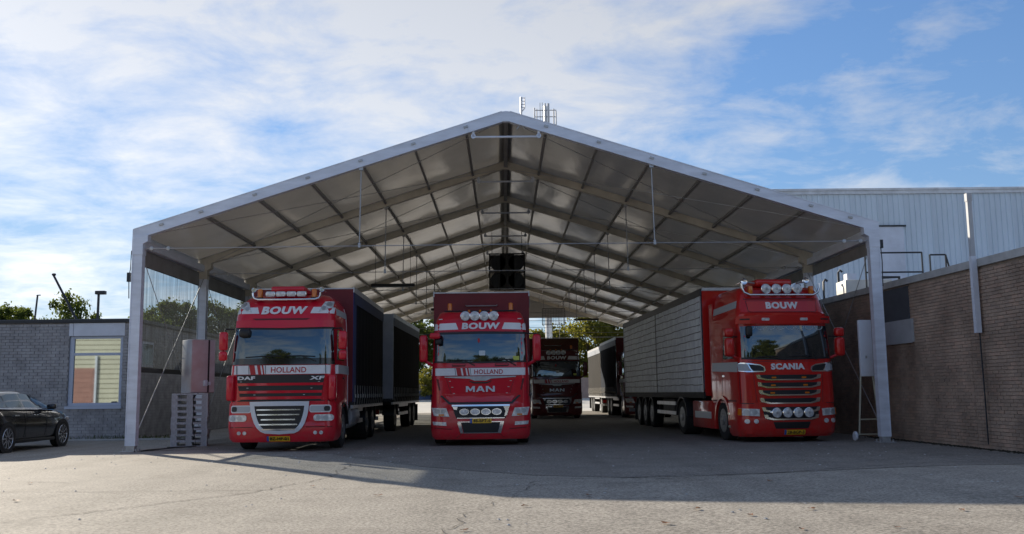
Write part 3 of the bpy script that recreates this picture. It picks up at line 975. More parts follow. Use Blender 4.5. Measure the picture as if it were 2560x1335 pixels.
for q in rl:
    k = random.choices((0, 1, 2), (6, 3, 3))[0]
    e = random.uniform(-.004, .003)
    if q in nearr:
        o = mesh_obj('brick', rvar[k], None, rw); o.location = (e, q[0], q[1])
    else:
        restm[k].box(e, .05, q[0], q[0] + RL - RJ, q[1], q[1] + RH_ - RJ)
for q in cutb: restm[0].box(0, .05, q[0], q[0] + q[1], q[2], q[2] + RH_ - RJ)
for k, m_ in enumerate((BRICK_R, BRICK_R2, BRICK_R3)):
    o = restm[k].build('brick_field', m_, rw); o['kind'] = 'stuff'
b = MB(); b.box(-.018, .04, 5.15, 7.3, 2.92, 3.72); b.build('dark_board', PAND, rw)
b = MB(); b.box(-.05, .03, 5.0, 6.55, 2.36, 2.915); b.box(-.06, -.05, 5.0, 6.55, 2.34, 2.40); b.build('grey_board', PANG, rw)
# duct on the wall
duct = empty('flue_duct', (9.72, -3.05, 0), 0, 'tall square white duct fixed to the brown brick wall, rising above the roof', 'duct')
b = MB(); b.box(-.055, .055, -.055, .055, 2.38, 3.98); b.build('lower_duct', PANW, duct)
b = MB(); b.box(-.045, .045, -.045, .045, 3.98, 5.30); b.box(-.055, .055, -.055, .055, 5.15, 5.32); b.build('upper_duct', PANG, duct)  # greyer colour tones down the sunlight falling on this upper part
b = MB(); b.tube([(0.03, 0, 2.38), (.04, 0, 1.2), (.04, 0, 0.1)], .016, 6); b.build('conduit', DKSTEEL, duct)
# hall
hall = empty('industrial_hall', (9.9, 12.2, 0), 0, 'tall industrial hall with pale ribbed steel cladding behind the brick annex', 'building')
b = MB(); b.box(0.02, 30, 0.08, 30, 0, 8.62); b.build('hall_body', CLAD, hall)
def sheet_mesh():
    prof = []
    x = 0.0
    while x < 0.999:
        prof += [(x, 0), (x + .135, 0), (x + .155, -.045), (x + .18, -.045)]
        x += 0.2
    prof.append((1.0, 0))
    n = len(prof)
    vs = [(p[0], p[1], 3.6) for p in prof] + [(p[0], p[1], 8.45) for p in prof]
    fs = [(i, i + 1, n + i + 1, n + i) for i in range(n - 1)]
    me = bpy.data.meshes.new('cladding_sheet'); me.from_pydata(vs, [], fs)
    me.materials.append(CLAD)
    return me
sh = sheet_mesh()
for k in range(16):
    o = mesh_obj('cladding_sheet', sh, None, hall); o.location = (k * 1.004, 0.02 + (k % 2) * .004, 0)
b = MB(); b.box(-.05, 30, -.06, .2, 8.45, 8.58); b.box(-.08, 30, -.1, .3, 8.58, 8.66); b.build('roof_trim', ALU_T, hall)
b = MB(); b.box(3.75, 4.85, -.07, -.03, 3.9, 7.2); dr = b.build('hall_door', PANW, hall)
b = MB(); b.box(3.7, 4.95, -.10, -.03, 7.2, 7.26); b.build('door_head', DKSTEEL, dr)
# roof railings
def railing(x0, x1, y, zt, label, ret=0.0):
    r_ = empty('roof_railing', (x0, y, RW_H), 0, label, 'railing')
    h = zt - RW_H - .0
    for nm, z in (('top_rail', h), ('mid_rail', h - .62)):
        MB().tube([(0, 0, z), (x1 - x0, 0, z)], .028, 6).build(nm, DKSTEEL, r_)
    for x in (0, x1 - x0):
        MB().tube([(x, 0, .1), (x, 0, h)], .028, 6).build('upright', DKSTEEL, r_)
    if ret:
        MB().tube([(x1 - x0, 0, h), (x1 - x0 + ret, .0, .1)], .028, 6).build('stay', DKSTEEL, r_)
    return r_
railing(11.3, 13.1, 7.0, 5.50, 'dark steel guard rail on the annex roof in front of the hall door')
railing(13.35, 13.85, 7.0, 5.42, 'short dark guard rail with slanting stay at the roof edge', 0.35)
ac = empty('rooftop_unit', (11.55, 7.9, RW_H + .14), 0, 'long cream rooftop unit, half of it in bright sunlight, on the annex roof', 'rooftop unit')
rbox('casing', (0, 0, .40), (1.5, .9, .78), CREAMBOX, ac, .03)
b = MB(); b.tube([(.55, .0, .80), (.55, 0, .9), (1.2, .1, .92), (1.2, .1, .2)], .05, 8); b.build('pipe', DKSTEEL, ac)
b = MB(); b.box(-.6, -.3, -.2, .2, .79, 1.02); b.build('control_box', PANW, ac)
for i, (x, h, lb) in enumerate(((10.35, .95, 'thin dark vent pipe on the annex roof nearest the shed'), (10.85, 1.25, 'thin hooked vent pipe on the annex roof beside the cream unit'))):
    v = MB(); v.tube([(x, 8.2, RW_H + .1), (x, 8.2, RW_H + h), (x + .06, 8.2, RW_H + h + .08), (x + .13, 8.2, RW_H + h + .02)], .04, 8)
    tag(v.build('vent_pipe', DKSTEEL, None, 50), lb, 'pipe')

# ------------------------------------------------------------------ vehicles: shared pieces
class Cab:
    def __init__(s, levels, rc=0.22, bow=0.05):
        s.L = levels; s.rc = rc; s.bow = bow
    def lv(s, z):
        L = s.L
        if z <= L[0][0]: return L[0][1:]
        if z >= L[-1][0]: return L[-1][1:]
        for a, b_ in zip(L[:-1], L[1:]):
            if a[0] <= z <= b_[0]:
                t = (z - a[0]) / max(1e-6, b_[0] - a[0])
                return tuple(a[i] + (b_[i] - a[i]) * t for i in range(1, 4))
    def F(s, x, z):
        yf, hw, yb = s.lv(z)
        ax = min(abs(x), hw); rc = s.rc
        y = yf + s.bow * (ax / hw) ** 2
        c = hw - rc
        if ax > c:
            t = min(0.995, (ax - c) / rc)
            y += rc * (1 - math.sqrt(1 - t * t))
        return y
    def front(s, x, z, d):
        yf, hw, yb = s.lv(z)
        e = 0.01
        gx = (s.F(min(x + e, hw), z) - s.F(max(x - e, -hw), z)) / (2 * e)
        gx = max(-1.5, min(1.5, gx))
        n = math.sqrt(1 + gx * gx)
        return (x + d * gx / n, s.F(x, z) - d / n, z)
    def side(s, sd_):
        def f(y, z, d):
            yf, hw, yb = s.lv(z)
            return (sd_ * (hw + d), y, z)
        return f
    def shell(s, name, m, parent, extra=2, capbot=True):
        zs = []
        for a, b_ in zip(s.L[:-1], s.L[1:]):
            n = max(1, int((b_[0] - a[0]) / 0.15) + 1)
            zs += [a[0] + (b_[0] - a[0]) * k / n for k in range(n)]
        zs.append(s.L[-1][0])
        vs = []; fs = []; n = 0
        for z in zs:
            yf, hw, yb = s.lv(z); rc = min(s.rc, hw * .9)
            c = hw - rc
            ring = []
            xs = [c * k / 4 for k in range(-4, 5)]
            ang = [k * 90 / 6 for k in range(1, 7)]
            left = [(-(c + rc * math.sin(R(a))), rc * (1 - math.cos(R(a)))) for a in reversed(ang)]
            right = [((c + rc * math.sin(R(a))), rc * (1 - math.cos(R(a)))) for a in ang]
            ring.append((-hw, yb))
            for x, dy_ in left: ring.append((x, yf + s.bow * (x / hw) ** 2 + dy_))
            for x in xs: ring.append((x, yf + s.bow * (x / hw) ** 2))
            for x, dy_ in right: ring.append((x, yf + s.bow * (x / hw) ** 2 + dy_))
            ring.append((hw, yb))
            n = len(ring)
            vs += [(p[0], min(p[1], yb), z) for p in ring]
        for i in range(len(zs) - 1):
            for k in range(n):
                fs.append((i * n + k, i * n + (k + 1) % n, (i + 1) * n + (k + 1) % n, (i + 1) * n + k))
        fs.append(tuple((len(zs) - 1) * n + k for k in range(n)))
        if capbot: fs.append(tuple(range(n)))
        bb = MB(); bb.add(vs, fs)
        return bb.build(name, m, parent, 38)

class Front:
    """panels of a vehicle front, drawn in a front elevation and laid on the cab surface"""
    def __init__(s, cab, root, conv):
        s.c = cab; s.r = root; s.k = conv
    def P(s, pts): return [s.k(*p) for p in pts]
    def panel(s, name, pts, m, off=0.004, th=0.006, parent=None, raw=False, cab=None):
        pts = pts if raw else s.P(pts)
        v, f = poly_flat([pts])
        return skin(name, v, f, (cab or s.c).front, off, th, m, parent or s.r)
    def both(s, name, pts, m, off=0.004, th=0.006, parent=None, raw=True, cab=None):
        out = []
        pts = pts if raw else s.P(pts)
        for sg in (-1, 1):
            q = [(sg * p[0], p[1]) for p in pts]
            out.append(s.panel(name, q, m, off, th, parent, True, cab))
        return out
    def text(s, name, body, u0_, u1_, v0, v1, m, off=0.006, th=0.006, bold=0.0, shear=0.0, cab=None, dx_=0.0):
        x0, z1 = s.k(u0_, v0); x1, z0 = s.k(u1_, v1)
        v, f = text_box(body, x0, x1, z0, z1, bold, shear)
        return skin(name, v, f, (cab or s.c).front, off, th, m, s.r, None)

def wheel_meshes(r=0.50, w=0.30, rr=0.30, dish=0.06):
    b = MB()
    b.lathe([(rr * .95, -w * .46), (r * .82, -w * .5), (r * .95, -w * .46), (r, -w * .36), (r, w * .36), (r * .95, w * .46), (r * .82, w * .5), (rr * .95, w * .46)], (0, 0, 0), 'x', 32)
    tyre = b.mesh('wheel'); tyre.materials.append(RUBBER)
    tyre.shade_smooth(); tyre.set_sharp_from_angle(angle=R(35))
    b = MB()
    for s in (-1, 1):
        b.lathe([(rr, s * w * .47), (rr * .92, s * (w * .47 + .004)), (rr * .86, s * (w * .47 - dish)), (rr * .5, s * (w * .47 - dish * .5)), (rr * .34, s * (w * .47 + .02)), (0.001, s * (w * .47 + .03))], (0, 0, 0), 'x', 24)
        for k in range(10):
            a = 2 * math.pi * k / 10
            b.lathe([(0.018, s * (w * .47 - dish * .3)), (0.018, s * (w * .47 + .01))], (0, rr * .62 * math.cos(a), rr * .62 * math.sin(a)), 'x', 6)
    rim = b.mesh('rim'); rim.materials.append(RIM)
    return tyre, rim
W_TRUCK = wheel_meshes(0.50, 0.30, 0.30)
W_TWIN = wheel_meshes(0.50, 0.56, 0.30, .10)
W_TRL = wheel_meshes(0.48, 0.36, 0.29, .08)
def wheel(root, x, y, kind=W_TRUCK, r=0.50):
    t = mesh_obj('wheel', kind[0], None, root); t.location = (x, y, r)
    mesh_obj('rim', kind[1], None, t)
    return t
def mudguard(root, x, y, w, m, r=0.56, a0=5, a1=175, th=.03):
    vs = []; fs = []; n = 14
    for i in range(n + 1):
        a = R(a0 + (a1 - a0) * i / n)
        for rr in (r, r + th):
            for dx_ in (-w / 2, w / 2):
                vs.append((x + dx_, y - math.cos(a) * rr, .5 + math.sin(a) * rr))
    for i in range(n):
        k = i * 4
        fs += [(k, k + 1, k + 5, k + 4), (k + 2, k + 6, k + 7, k + 3), (k, k + 4, k + 6, k + 2), (k + 1, k + 3, k + 7, k + 5)]
    fs += [(0, 2, 3, 1), (n * 4, n * 4 + 1, n * 4 + 3, n * 4 + 2)]
    MB().add(vs, fs).build('mudguard', m, root, 40)
def spot_round(root, x, z, y, r=0.12, depth=0.10):
    b = MB(); b.lathe([(r * .55, depth), (r * .95, depth * .35), (r, 0.0), (r * .9, -.008), (r * .86, 0.004)], (x, y, z), 'y', 24)
    h = b.build('spotlight', CHROME, root, 40)
    b = MB(); b.lathe([(r * .88, 0.0), (r * .6, -.012), (r * .25, -.02), (0.001, -.022)], (x, y, z), 'y', 24)
    b.build('lens', LENS, h, 60)
    b = MB(); b.lathe([(r * .26, -.018), (r * .22, -.028), (.001, -.03)], (x, y, z), 'y', 12)
    b.build('reflector', STEEL, h, 60)
    return h
def beacon(root, x, y, z, h=.2, r=.06):
    b = MB(); b.lathe([(r * 1.25, 0), (r * 1.25, h * .15), (r * .95, h * .16)], (x, y, z), 'z', 16)
    o = b.build('beacon', BLACK, root, 40)
    b = MB(); b.lathe([(r * .95, h * .16), (r * .92, h * .85), (r * .7, h * .97), (.001, h)], (x, y, z), 'z', 16)
    b.build('lens', AMBER, o, 50)
def horn(root, x, y, z, r=.08, length=.55):
    b = MB(); b.lathe([(r * .8, 0.015), (r, 0.0), (r * .9, .015), (r * .55, .10), (r * .3, .25), (r * .22, length)], (x, y, z), 'y', 18)
    h = b.build('air_horn', CHROME, root, 50)
    b = MB(); b.lathe([(r * .78, .02), (.001, .06)], (x, y, z), 'y', 18); b.build('bell', BLACK, h)
def plate(fr, u0_, u1_, v0, v1, body, cab=None):
    x0, z1 = fr.k(u0_, v0); x1, z0 = fr.k(u1_, v1)
    cx, cz = (x0 + x1) / 2, (z0 + z1) / 2; w, h = 0.52, 0.115
    p = fr.panel('number_plate', rrect(cx, cz, w, h, .012), YELLOW, .018, .006, None, True, cab)
    v, f = poly_flat([[(cx - w / 2, cz - h / 2), (cx - w / 2 + .05, cz - h / 2), (cx - w / 2 + .05, cz + h / 2), (cx - w / 2, cz + h / 2)]])
    skin('blue_band', v, f, (cab or fr.c).front, .026, .003, BLUE, p)
    v, f = text_box(body, cx - w / 2 + .075, cx + w / 2 - .03, cz - .036, cz + .036, 0.02)
    skin('characters', v, f, (cab or fr.c).front, .026, .003, INK, p, None)
def holland(fr, sl, t0, t1, v0, v1, m=WHITE):
    """the three slanted red bars and the word on the white belt"""
    out = []
    for (a, b_) in sl:
        fr.panel('slanted_bar', [(a, v0), (b_, v0), (b_ + 10, v1), (a + 10, v1)], REDV, .011, .003)
    h = v1 - v0
    fr.text('lettering', 'HOLLAND', t0, t1, v0 + h * .2, v1 - h * .16, REDV, .011, .003, 0.012)
def mirror(root, c, size, m, arm=None, bev=.05):
    o = rbox('mirror', c, size, m, root, bev, 3)
    b = MB(); b.box(c[0] - size[0] * .38, c[0] + size[0] * .38, c[1] + size[1] / 2 - .012, c[1] + size[1] / 2 + .004, c[2] - size[2] * .42, c[2] + size[2] * .42)
    b.build('mirror_glass', SIDEGLASS, o)
    if arm:
        MB().tube(arm, .018, 6).build('mirror_arm', BLACK, root)
    return o
def wiper(fr, p0, p1, pivot):
    a = fr.k(*p0); b_ = fr.k(*p1); c = fr.k(*pivot)
    q = [Vector(fr.c.front(a[0], a[1], .03)), Vector(fr.c.front((a[0] + b_[0]) / 2, (a[1] + b_[1]) / 2 + .012, .03)), Vector(fr.c.front(b_[0], b_[1], .03))]
    MB().tube(q, .012, 5).build('wiper', BLACK, fr.r)
    MB().tube([Vector(fr.c.front(c[0], c[1], .025)), q[1]], .014, 5).build('wiper_arm', BLACK, fr.r)
def spray_flap(root, x, y, w=.55):
    b = MB(); b.box(x - w / 2, x + w / 2, y, y + .02, .18, .85); b.build('mud_flap', BLACK, root)

def box_body(root, y0, length, z0=1.02, z1=3.98, w=2.55, curtain=CURT_D, front=RED_D, edge=RED_D, val=VAL, straps=16, skirt=True, rear=True, name_front='headboard'):
    """curtain-sided load body from y0 to y0+length in the truck's own axes"""
    hw = w / 2; y1 = y0 + length
    b = MB(); b.box(-hw + .03, hw - .03, y0 + .04, y1 - .04, z0 + .12, z1 - .06); b.build('load_body', curtain, root)
    b = MB(); b.box(-hw, hw, y0, y0 + .045, z0, z1 - .03); hd = b.build(name_front, front, root)
    b = MB(); b.box(-hw, hw, y1 - .045, y1, z0, z1 - .03); b.build('rear_doors', edge, root)
    b = MB(); b.box(-hw - .01, hw + .01, y0 - .02, y1 + .01, z1 - .03, z1); b.build('roof', ALU_T, root)
    for s in (-1, 1):
        b = MB(); b.box(s * (hw + .012) - .014, s * (hw + .012) + .014, y0 - .01, y1, z1 - .12, z1 + .02); b.build('roof_rail', ALU_T, root)
        b = MB(); b.box(s * hw - .03, s * hw + .012, y0 + .001, y0 + (.50 if edge is BLUEP else .075), z0, z1 - .12) if s > 0 else b.box(s * hw - .012, s * hw + .03, y0 + .001, y0 + (.50 if edge is BLUEP else .075), z0, z1 - .12)
        b.build('corner_post', edge, root)
        # tarpaulin with shallow pleats
        n = int(length / .22); vs = []; fs = []; ya = .5 if edge is BLUEP else .08
        for i in range(n + 1):
            y = y0 + ya + (length - ya - .08) * i / n
            dx_ = .012 * math.sin(i * 1.9) + random.uniform(-.006, .006)
            for z in (z0 - .06, z0 + .5, (z0 + z1) / 2, z1 - .12):
                vs.append((s * (hw + .004 + dx_ * (1 if z < z1 - .3 else .3)), y, z))
        for i in range(n):
            for j in range(3):
                a = i * 4 + j; fs.append((a, a + 1, a + 5, a + 4))
        me = bpy.data.meshes.new('side_curtain'); me.from_pydata(vs, [], fs)
        mesh_obj('side_curtain', me, curtain, root, 50)
        b = MB(); b.box(s * (hw + .026) - .005, s * (hw + .026) + .005, y0 + .08, y1 - .08, z1 - .40, z1 - .12); b.build('valance', val, root)
        b = MB(); b.box(s * (hw - .02) - .03, s * (hw - .02) + .03, y0, y1, z0 - .16, z0 - .08); b.build('side_raver', ALU_T if skirt else CHASSIS, root)
        if straps:
            sk = MB()
            for i in range(straps):
                y = y0 + .25 + (length - .5) * i / (straps - 1)
                sb = MB()
                sb.beam((s * (hw + .03), y, z0 + .42), (s * (hw + .034), y + random.uniform(-.03, .03), z0 + .12), .05, .008, up=(s, 0, 0))
                sb.beam((s * (hw + .034), y, z0 + .12), (s * (hw + .012), y + random.uniform(-.06, .06), z0 - .12), .03, .006, up=(s, 0, 0))
                sb.box(s * (hw + .045) - .014, s * (hw + .045) + .014, y - .035, y + .035, z0 + .10, z0 + .20)
                sb.build('curtain_strap', STRAP, root)
    b = MB()
    for s in (-1, 1):
        b.box(s * .42 - .05, s * .42 + .05, y0 - .2, y1 - .2, z0 - .42, z0 - .16)
    for k in range(int(length / 1.2)):
        yy = y0 + .4 + k * 1.2
        b.box(-hw + .1, hw - .1, yy, yy + .08, z0 - .18, z0 - .08)
    b.build('chassis', CHASSIS, root)
    b = MB(); b.box(-hw, hw, y0, y1, z0 - .08, z0 + .04); b.build('floor', CHASSIS, root)
    if rear:
        b = MB(); b.box(-1.15, 1.15, y1 - .12, y1 - .02, .45, .57); b.build('under_run_bar', STEEL, root)
        for s in (-1, 1):
            b = MB(); b.box(s * 1.0 - .18, s * 1.0 + .18, y1 - .02, y1 + .02, .62, .78); b.build('tail_lamp', REDLENS, root)
    return hd
def side_guard(root, x, y0, y1):
    s = 1 if x > 0 else -1
    for z in (.52, .82):
        b = MB(); b.box(x - .015, x + .015, y0, y1, z, z + .11); b.build('side_guard_rail', ALU_T, root)
    for y in (y0 + .15, y1 - .2):
        b = MB(); b.box(x - s * .05 - .02, x - s * .05 + .02, y, y + .05, .5, .95); b.build('side_guard_bracket', CHASSIS, root)

# ------------------------------------------------------------------ truck A: tall cab with U-shaped lower grille
def make_daf():
    root = empty('box_truck', (-5.20, -0.78, 0), R(0.6), 'red truck with U-shaped chrome grille, tall sloping roof and long black box, leftmost', 'truck')
    cab = Cab([(0.98, 0.0, 1.20, 2.25), (1.75, 0.02, 1.20, 2.25), (2.0, .04, 1.19, 2.25), (2.27, .054, 1.18, 2.25), (2.55, .084, 1.17, 2.25), (2.82, .135, 1.16, 2.25), (3.08, .18, 1.15, 2.25), (3.25, .27, 1.13, 2.22),
               (3.42, .44, 1.08, 2.22), (3.55, .62, 1.0, 2.2), (3.64, .90, .9, 2.2), (3.69, 1.25, .78, 2.2), (3.72, 1.7, .6, 2.2)], .24, .06)
    bump = Cab([(0.22, .02, 1.16, .9), (.30, -.03, 1.21, .95), (.56, -.06, 1.235, 1.0), (.60, -.05, 1.235, 1.0), (1.10, -.03, 1.225, 1.0)], .26, .08)
    cab.shell('cab', RED, root)
    bump.shell('bumper', RED, root)
    k = lambda u, v: ((u - 488 - .03 * (1175 - v)) * .003239, 4.0756 - .003239 * v)
    f = Front(cab, root, k)
    # windscreen, visor, belt
    f.panel('windscreen', [(168, 392), (512, 400), (858, 392), (862, 646), (156, 646)], WSCREEN, .004, .006)
    f.panel('windscreen_seal', [(160, 383), (512, 390), (866, 383), (866, 397), (512, 405), (160, 397)], BLACK, .006, .008)
    f.panel('scuttle_band', [(158, 606), (862, 606), (866, 650), (152, 650)], BLACKG, .012, .006)
    f.panel('visor_slit', [(290, 320), (700, 320), (672, 335), (318, 335)], DKRED, .003, .004)
    f.panel('sun_visor', [(180, 334), (862, 334), (864, 384), (512, 391), (176, 384)], RED, .01, .03)
    belt = f.panel('white_belt', [(136, 656), (890, 656), (890, 718), (136, 718)], WHITE, .004, .005)
    holland(f, ((275, 312), (330, 352), (364, 374)), 430, 676, 656, 718)
    for u in (183, 270, 388, 808):
        f.panel('belt_line', [(u, 657), (u + 4, 657), (u + 6, 717), (u + 2, 717)], INK, .010, .002)
    # upper grille
    f.panel('upper_grille', [(186, 722), (804, 722), (776, 902), (212, 902)], BLACK, .006, .012)
    for (v0, v1, i) in ((780, 798, 4), (833, 851, 12), (874, 894, 18)):
        f.panel('grille_bar', [(190 + i, v0), (800 - i, v0), (796 - i, v1), (194 + i, v1)], RED, .016, .016)
    for (u, v) in ((218, 770), (765, 772), (264, 814), (712, 817), (314, 862), (660, 863)):
        f.panel('grille_clip', rrect(*k(u, v), .045, .014, .006), STEEL, .024, .006, None, True)
    f.text('lettering', 'DAF', 196, 318, 732, 757, WHITE, .02, .01, .04)
    f.text('lettering', 'XF', 700, 796, 734, 759, WHITE, .02, .01, .04, .3)
    for s in (-1, 1):
        f.panel('panel_gap', [k(512 + s * 352, 400), k(512 + s * 349, 400), k(508 + s * 352, 650), k(508 + s * 355, 650)], DKRED, .001, .003, None, True)
    f.panel('panel_gap', [(140, 652), (885, 652), (885, 655), (140, 655)], DKRED, .001, .003)
    f.panel('panel_gap', [(150, 902), (870, 902), (870, 908), (150, 908)], BLACK, .001, .004)
    # corner deflectors
    for s in (-1, 1):
        rbox('corner_deflector', (s * 1.16, .10, 1.44), (.17, .26, .58), RED, root, .06, 3)
    # lower grille: chrome U, slats
    outer = [(283, 910), (490, 908), (697, 910), (692, 965), (682, 1012), (666, 1058), (646, 1092), (622, 1116), (590, 1130), (490, 1136), (390, 1130), (358, 1116), (334, 1092), (314, 1058), (298, 1012), (288, 965)]
    inner = [(316, 940), (490, 940), (664, 940), (660, 970), (651, 1010), (638, 1048), (621, 1078), (602, 1097), (576, 1107), (490, 1111), (404, 1107), (378, 1097), (359, 1078), (342, 1048), (329, 1010), (320, 970)]
    fb = Front(bump, root, k)
    o_ = fb.P(outer); i_ = fb.P(inner)
    fb.panel('lower_grille', i_, BLACK, .010, .012, None, True)
    v2 = []; fs = []
    n = len(o_)
    def dens(p):
        q = []
        for a, b_ in zip(p, p[1:] + p[:1]):
            q += [(a[0] + (b_[0] - a[0]) * t / 4, a[1] + (b_[1] - a[1]) * t / 4) for t in range(4)]
        return q
    o2, i2 = dens(o_), dens(i_); n = len(o2)
    fs = [(j, (j + 1) % n, n + (j + 1) % n, n + j) for j in range(n)]
    skin('grille_surround', o2 + i2, fs, bump.front, .012, .026, SILVP, root, 50)
    for (v, a, b_) in ((966, 332, 636), (1000, 336, 630), (1034, 362, 600), (1068, 348, 614), (1102, 366, 600)):
        fb.panel('grille_slat', [(a, v - 4), (b_, v - 4), (b_, v + 5), (a, v + 5)], CHROME, .022, .02)
    # lamps
    def off(a, v): return ((a) * .003239, 4.0756 - .003239 * v)
    for s in (-1, 1):
        hx = s * 298 * .003239
        zc_ = 4.0756 - .003239 * 1024
        h = fb.panel('headlight', rrect(hx, zc_, .42, .145, .06), LENS, .006, .02, None, True)
        for dx_ in (-.10, .05):
            v_, f_ = poly_flat([ellipse(hx + dx_, zc_, .05, .05)])
            skin('reflector', v_, f_, bump.front, .026, .006, STEEL, h)
        zc2 = 4.0756 - .003239 * 961
        fb.panel('lamp_pocket_trim', rrect(s * 276 * .003239, zc2, .47, .17, .05), WHITE, .004, .010, None, True)
        fb.panel('lamp_pocket', rrect(s * 276 * .003239, zc2, .43, .13, .04), SILV, .012, .006, None, True)
        fb.panel('lamp_pocket_shade', rrect(s * 322 * .003239, zc2, .12, .11, .04), BLACK, .018, .004, None, True)
        for dx_ in (246, 286):
            fb.panel('fog_light', ellipse(s * dx_ * .003239, 4.0756 - .003239 * 1127, .042, .042), LENS, .004, .012, None, True)
    fb.panel('bumper_seam', [(135, 1084), (300, 1084), (300, 1090), (135, 1090)], DKRED, .002, .004)
    fb.panel('bumper_seam', [(672, 1084), (850, 1084), (850, 1090), (672, 1090)], DKRED, .002, .004)
    plate(fb, 397, 563, 1148, 1186, 'BZ-HP-01')
    # roof front: stripes, lettering, corner lamps
    cc = lambda v: 488 + .03 * (1175 - v)
    f.text('lettering', 'BOUW', 352, 668, 230, 290, WHITE, .014, .010, .05, .12)
    for s in (-1, 1):
        q = [k(517 + s * 200, 236), (s * 1.12, k(0, 236)[1]), (s * 1.12, k(0, 284)[1]), k(517 + s * 182, 284)]
        f.panel('roof_stripe', q, WHITE, .004, .004, None, True)
        q = [k(517 + s * 275, 192), k(517 + s * 325, 186), k(517 + s * 330, 238), k(517 + s * 240, 272)]
        h = f.panel('roof_lamp', q, LENS, .012, .012, None, True)
        for (a, v, r_) in ((302, 212, .055), (272, 243, .05)):
            v_, f_ = poly_flat([ellipse(*k(517 + s * a, v), r_, r_)])
            skin('reflector', v_, f_, cab.front, .024, .006, STEEL, h)
    # roof lamp bar
    zb = 4.0756 - .003239 * 176
    pts = []
    for (u, v) in ((-245, 128), (-243, 150), (-232, 168), (-205, 177), (0, 180), (205, 177), (232, 168), (243, 150), (245, 128)):
        x = u * .003239; z = 4.0756 - .003239 * v
        pts.append((x, .34 + .10 * (x / .8) ** 2, z))
    MB().tube(pts, .026, 8).build('lamp_bar', CHROME, root, 60)
    for u in (-112, -38, 38, 112):
        x = u * .003239
        h = mesh_obj('spotlight', rbox_mesh('spotlight', (x, .40, 3.625), (.235, .14, .135), .04, 3), CHROME, root, 40)
        mesh_obj('lens', rbox_mesh('lens', (x, .335, 3.625), (.195, .03, .10), .014, 2), LENS, h, 40)
    for s in (-1, 1):
        beacon(root, s * .635, .50, 3.52, .24, .065)
    rbox('roof_deflector', (0, 1.0, 3.76), (.80, .9, .14), RED, root, .05, 3)
    for s in (-1, 1):
        horn(root, s * .80, .55, 3.74, .055, .6)
    # interior mirror and side mirrors
    rbox('kerb_mirror', (-.87, .10, 2.70), (.26, .16, .20), BLACK, root, .06, 3)
    for s in (-1, 1):
        mirror(root, (s * 1.37, .16, 2.52), (.19, .14, .43), RED, [(s * 1.16, .28, 2.80), (s * 1.34, .18, 2.80), (s * 1.37, .17, 2.68)])
        mirror(root, (s * 1.375, .16, 2.18), (.18, .15, .22), RED, [(s * 1.37, .17, 2.40), (s * 1.375, .17, 2.22)])
    wiper(f, (250, 598), (500, 592), (420, 628)); wiper(f, (540, 590), (740, 596), (745, 630))
    # cab sides
    for s in (-1, 1):
        sf = cab.side(s)
        v_, f_ = poly_flat([[(.50, 2.08), (1.45, 2.08), (1.40, 2.78), (.66, 2.78)]]); skin('side_window', v_, f_, sf, .003, .006, SIDEGLASS, root)
        v_, f_ = poly_flat([[(.30, 1.76), (2.24, 1.76), (2.24, 1.97), (.32, 1.97)]]); skin('side_stripe', v_, f_, sf, .003, .003, SILV, root)
        v_, f_ = poly_flat([[(.62, 3.14), (2.20, 3.14), (2.20, 3.30), (.66, 3.30)]]); skin('roof_side_stripe', v_, f_, sf, .003, .003, SILV, root)
        v_, f_ = poly_flat([[(1.52, 1.05), (1.535, 1.05), (1.535, 2.80), (1.52, 2.80)]]); skin('door_gap', v_, f_, sf, .002, .002, DKRED, root)
        v_, f_ = poly_flat([rrect(1.38, 1.66, .18, .05, .02)]); skin('door_handle', v_, f_, sf, .003, .02, BLACK, root)
        mudguard(root, s * 1.06, 1.45, .36, BLACK)
        wheel(root, s * 1.05, 1.45)
        b = MB(); b.box(s * 1.06 - .12, s * 1.06 + .12, .88, .98, .28, .70); b.build('step', BLACK, root)
        for y in (5.6, 6.95):
            wheel(root, s * .96, y, W_TWIN)
            mudguard(root, s * .96, y, .58, BLACK)
        side_guard(root, s * 1.2, 2.5, 4.8)
    v_, f_ = poly_flat([[(2.05, .6), (2.12, .6), (2.12, 3.4), (2.05, 3.4)]])
    for s in (-1, 1):
        skin('side_fairing_edge', v_, f_, cab.side(s), .002, .004, WHITE, root)
    b = MB(); b.box(-.5, .5, .6, 9.0, .55, .95); b.build('frame', CHASSIS, root)
    b = MB(); b.lathe([(.30, 0), (.33, .05), (.33, 1.2), (.30, 1.25)], (.95, 2.6, .72), 'y', 16); b.build('fuel_tank', ALU_T, root, 40)
    box_body(root, 2.42, 6.6, 1.08, 3.98, 2.55, CURT_D, RED_D, BLUEP, mat('navy_valance', (0.05, 0.065, 0.13), 0.6, var=0.2, vscale=5), 14)
    return root
daf = make_daf()

def make_trailer(name, loc, rz, length, label, curtain, edge, straps, cat='trailer', front=PANG):
    root = empty(name, loc, rz, label, cat)
    box_body(root, 0.0, length, 1.08, 3.96, 2.55, curtain, front, edge, VAL, straps, True, True)
    for s in (-1, 1):
        for y in (1.2, length - 2.6, length - 1.25):
            wheel(root, s * 1.03, y, W_TRL, .48)
            mudguard(root, s * 1.03, y, .4, BLACK, .53)
        side_guard(root, s * 1.2, 2.2, length - 3.4)
    for s in (-1, 1): spray_flap(root, s * 1.0, length - .45)
    b = MB(); b.beam((0, .3, .72), (0, -1.1, .66), .16, .14); b.tube([(0, -1.1, .66), (0, -1.35, .66)], .05, 8); b.build('drawbar', CHASSIS, root)
    return root
make_trailer('drawbar_trailer', (-5.12, 9.6, 0), R(-1.0), 8.3, 'charcoal curtain-sided drawbar trailer behind the leftmost red truck', CURT_T, ALU_T, 18)

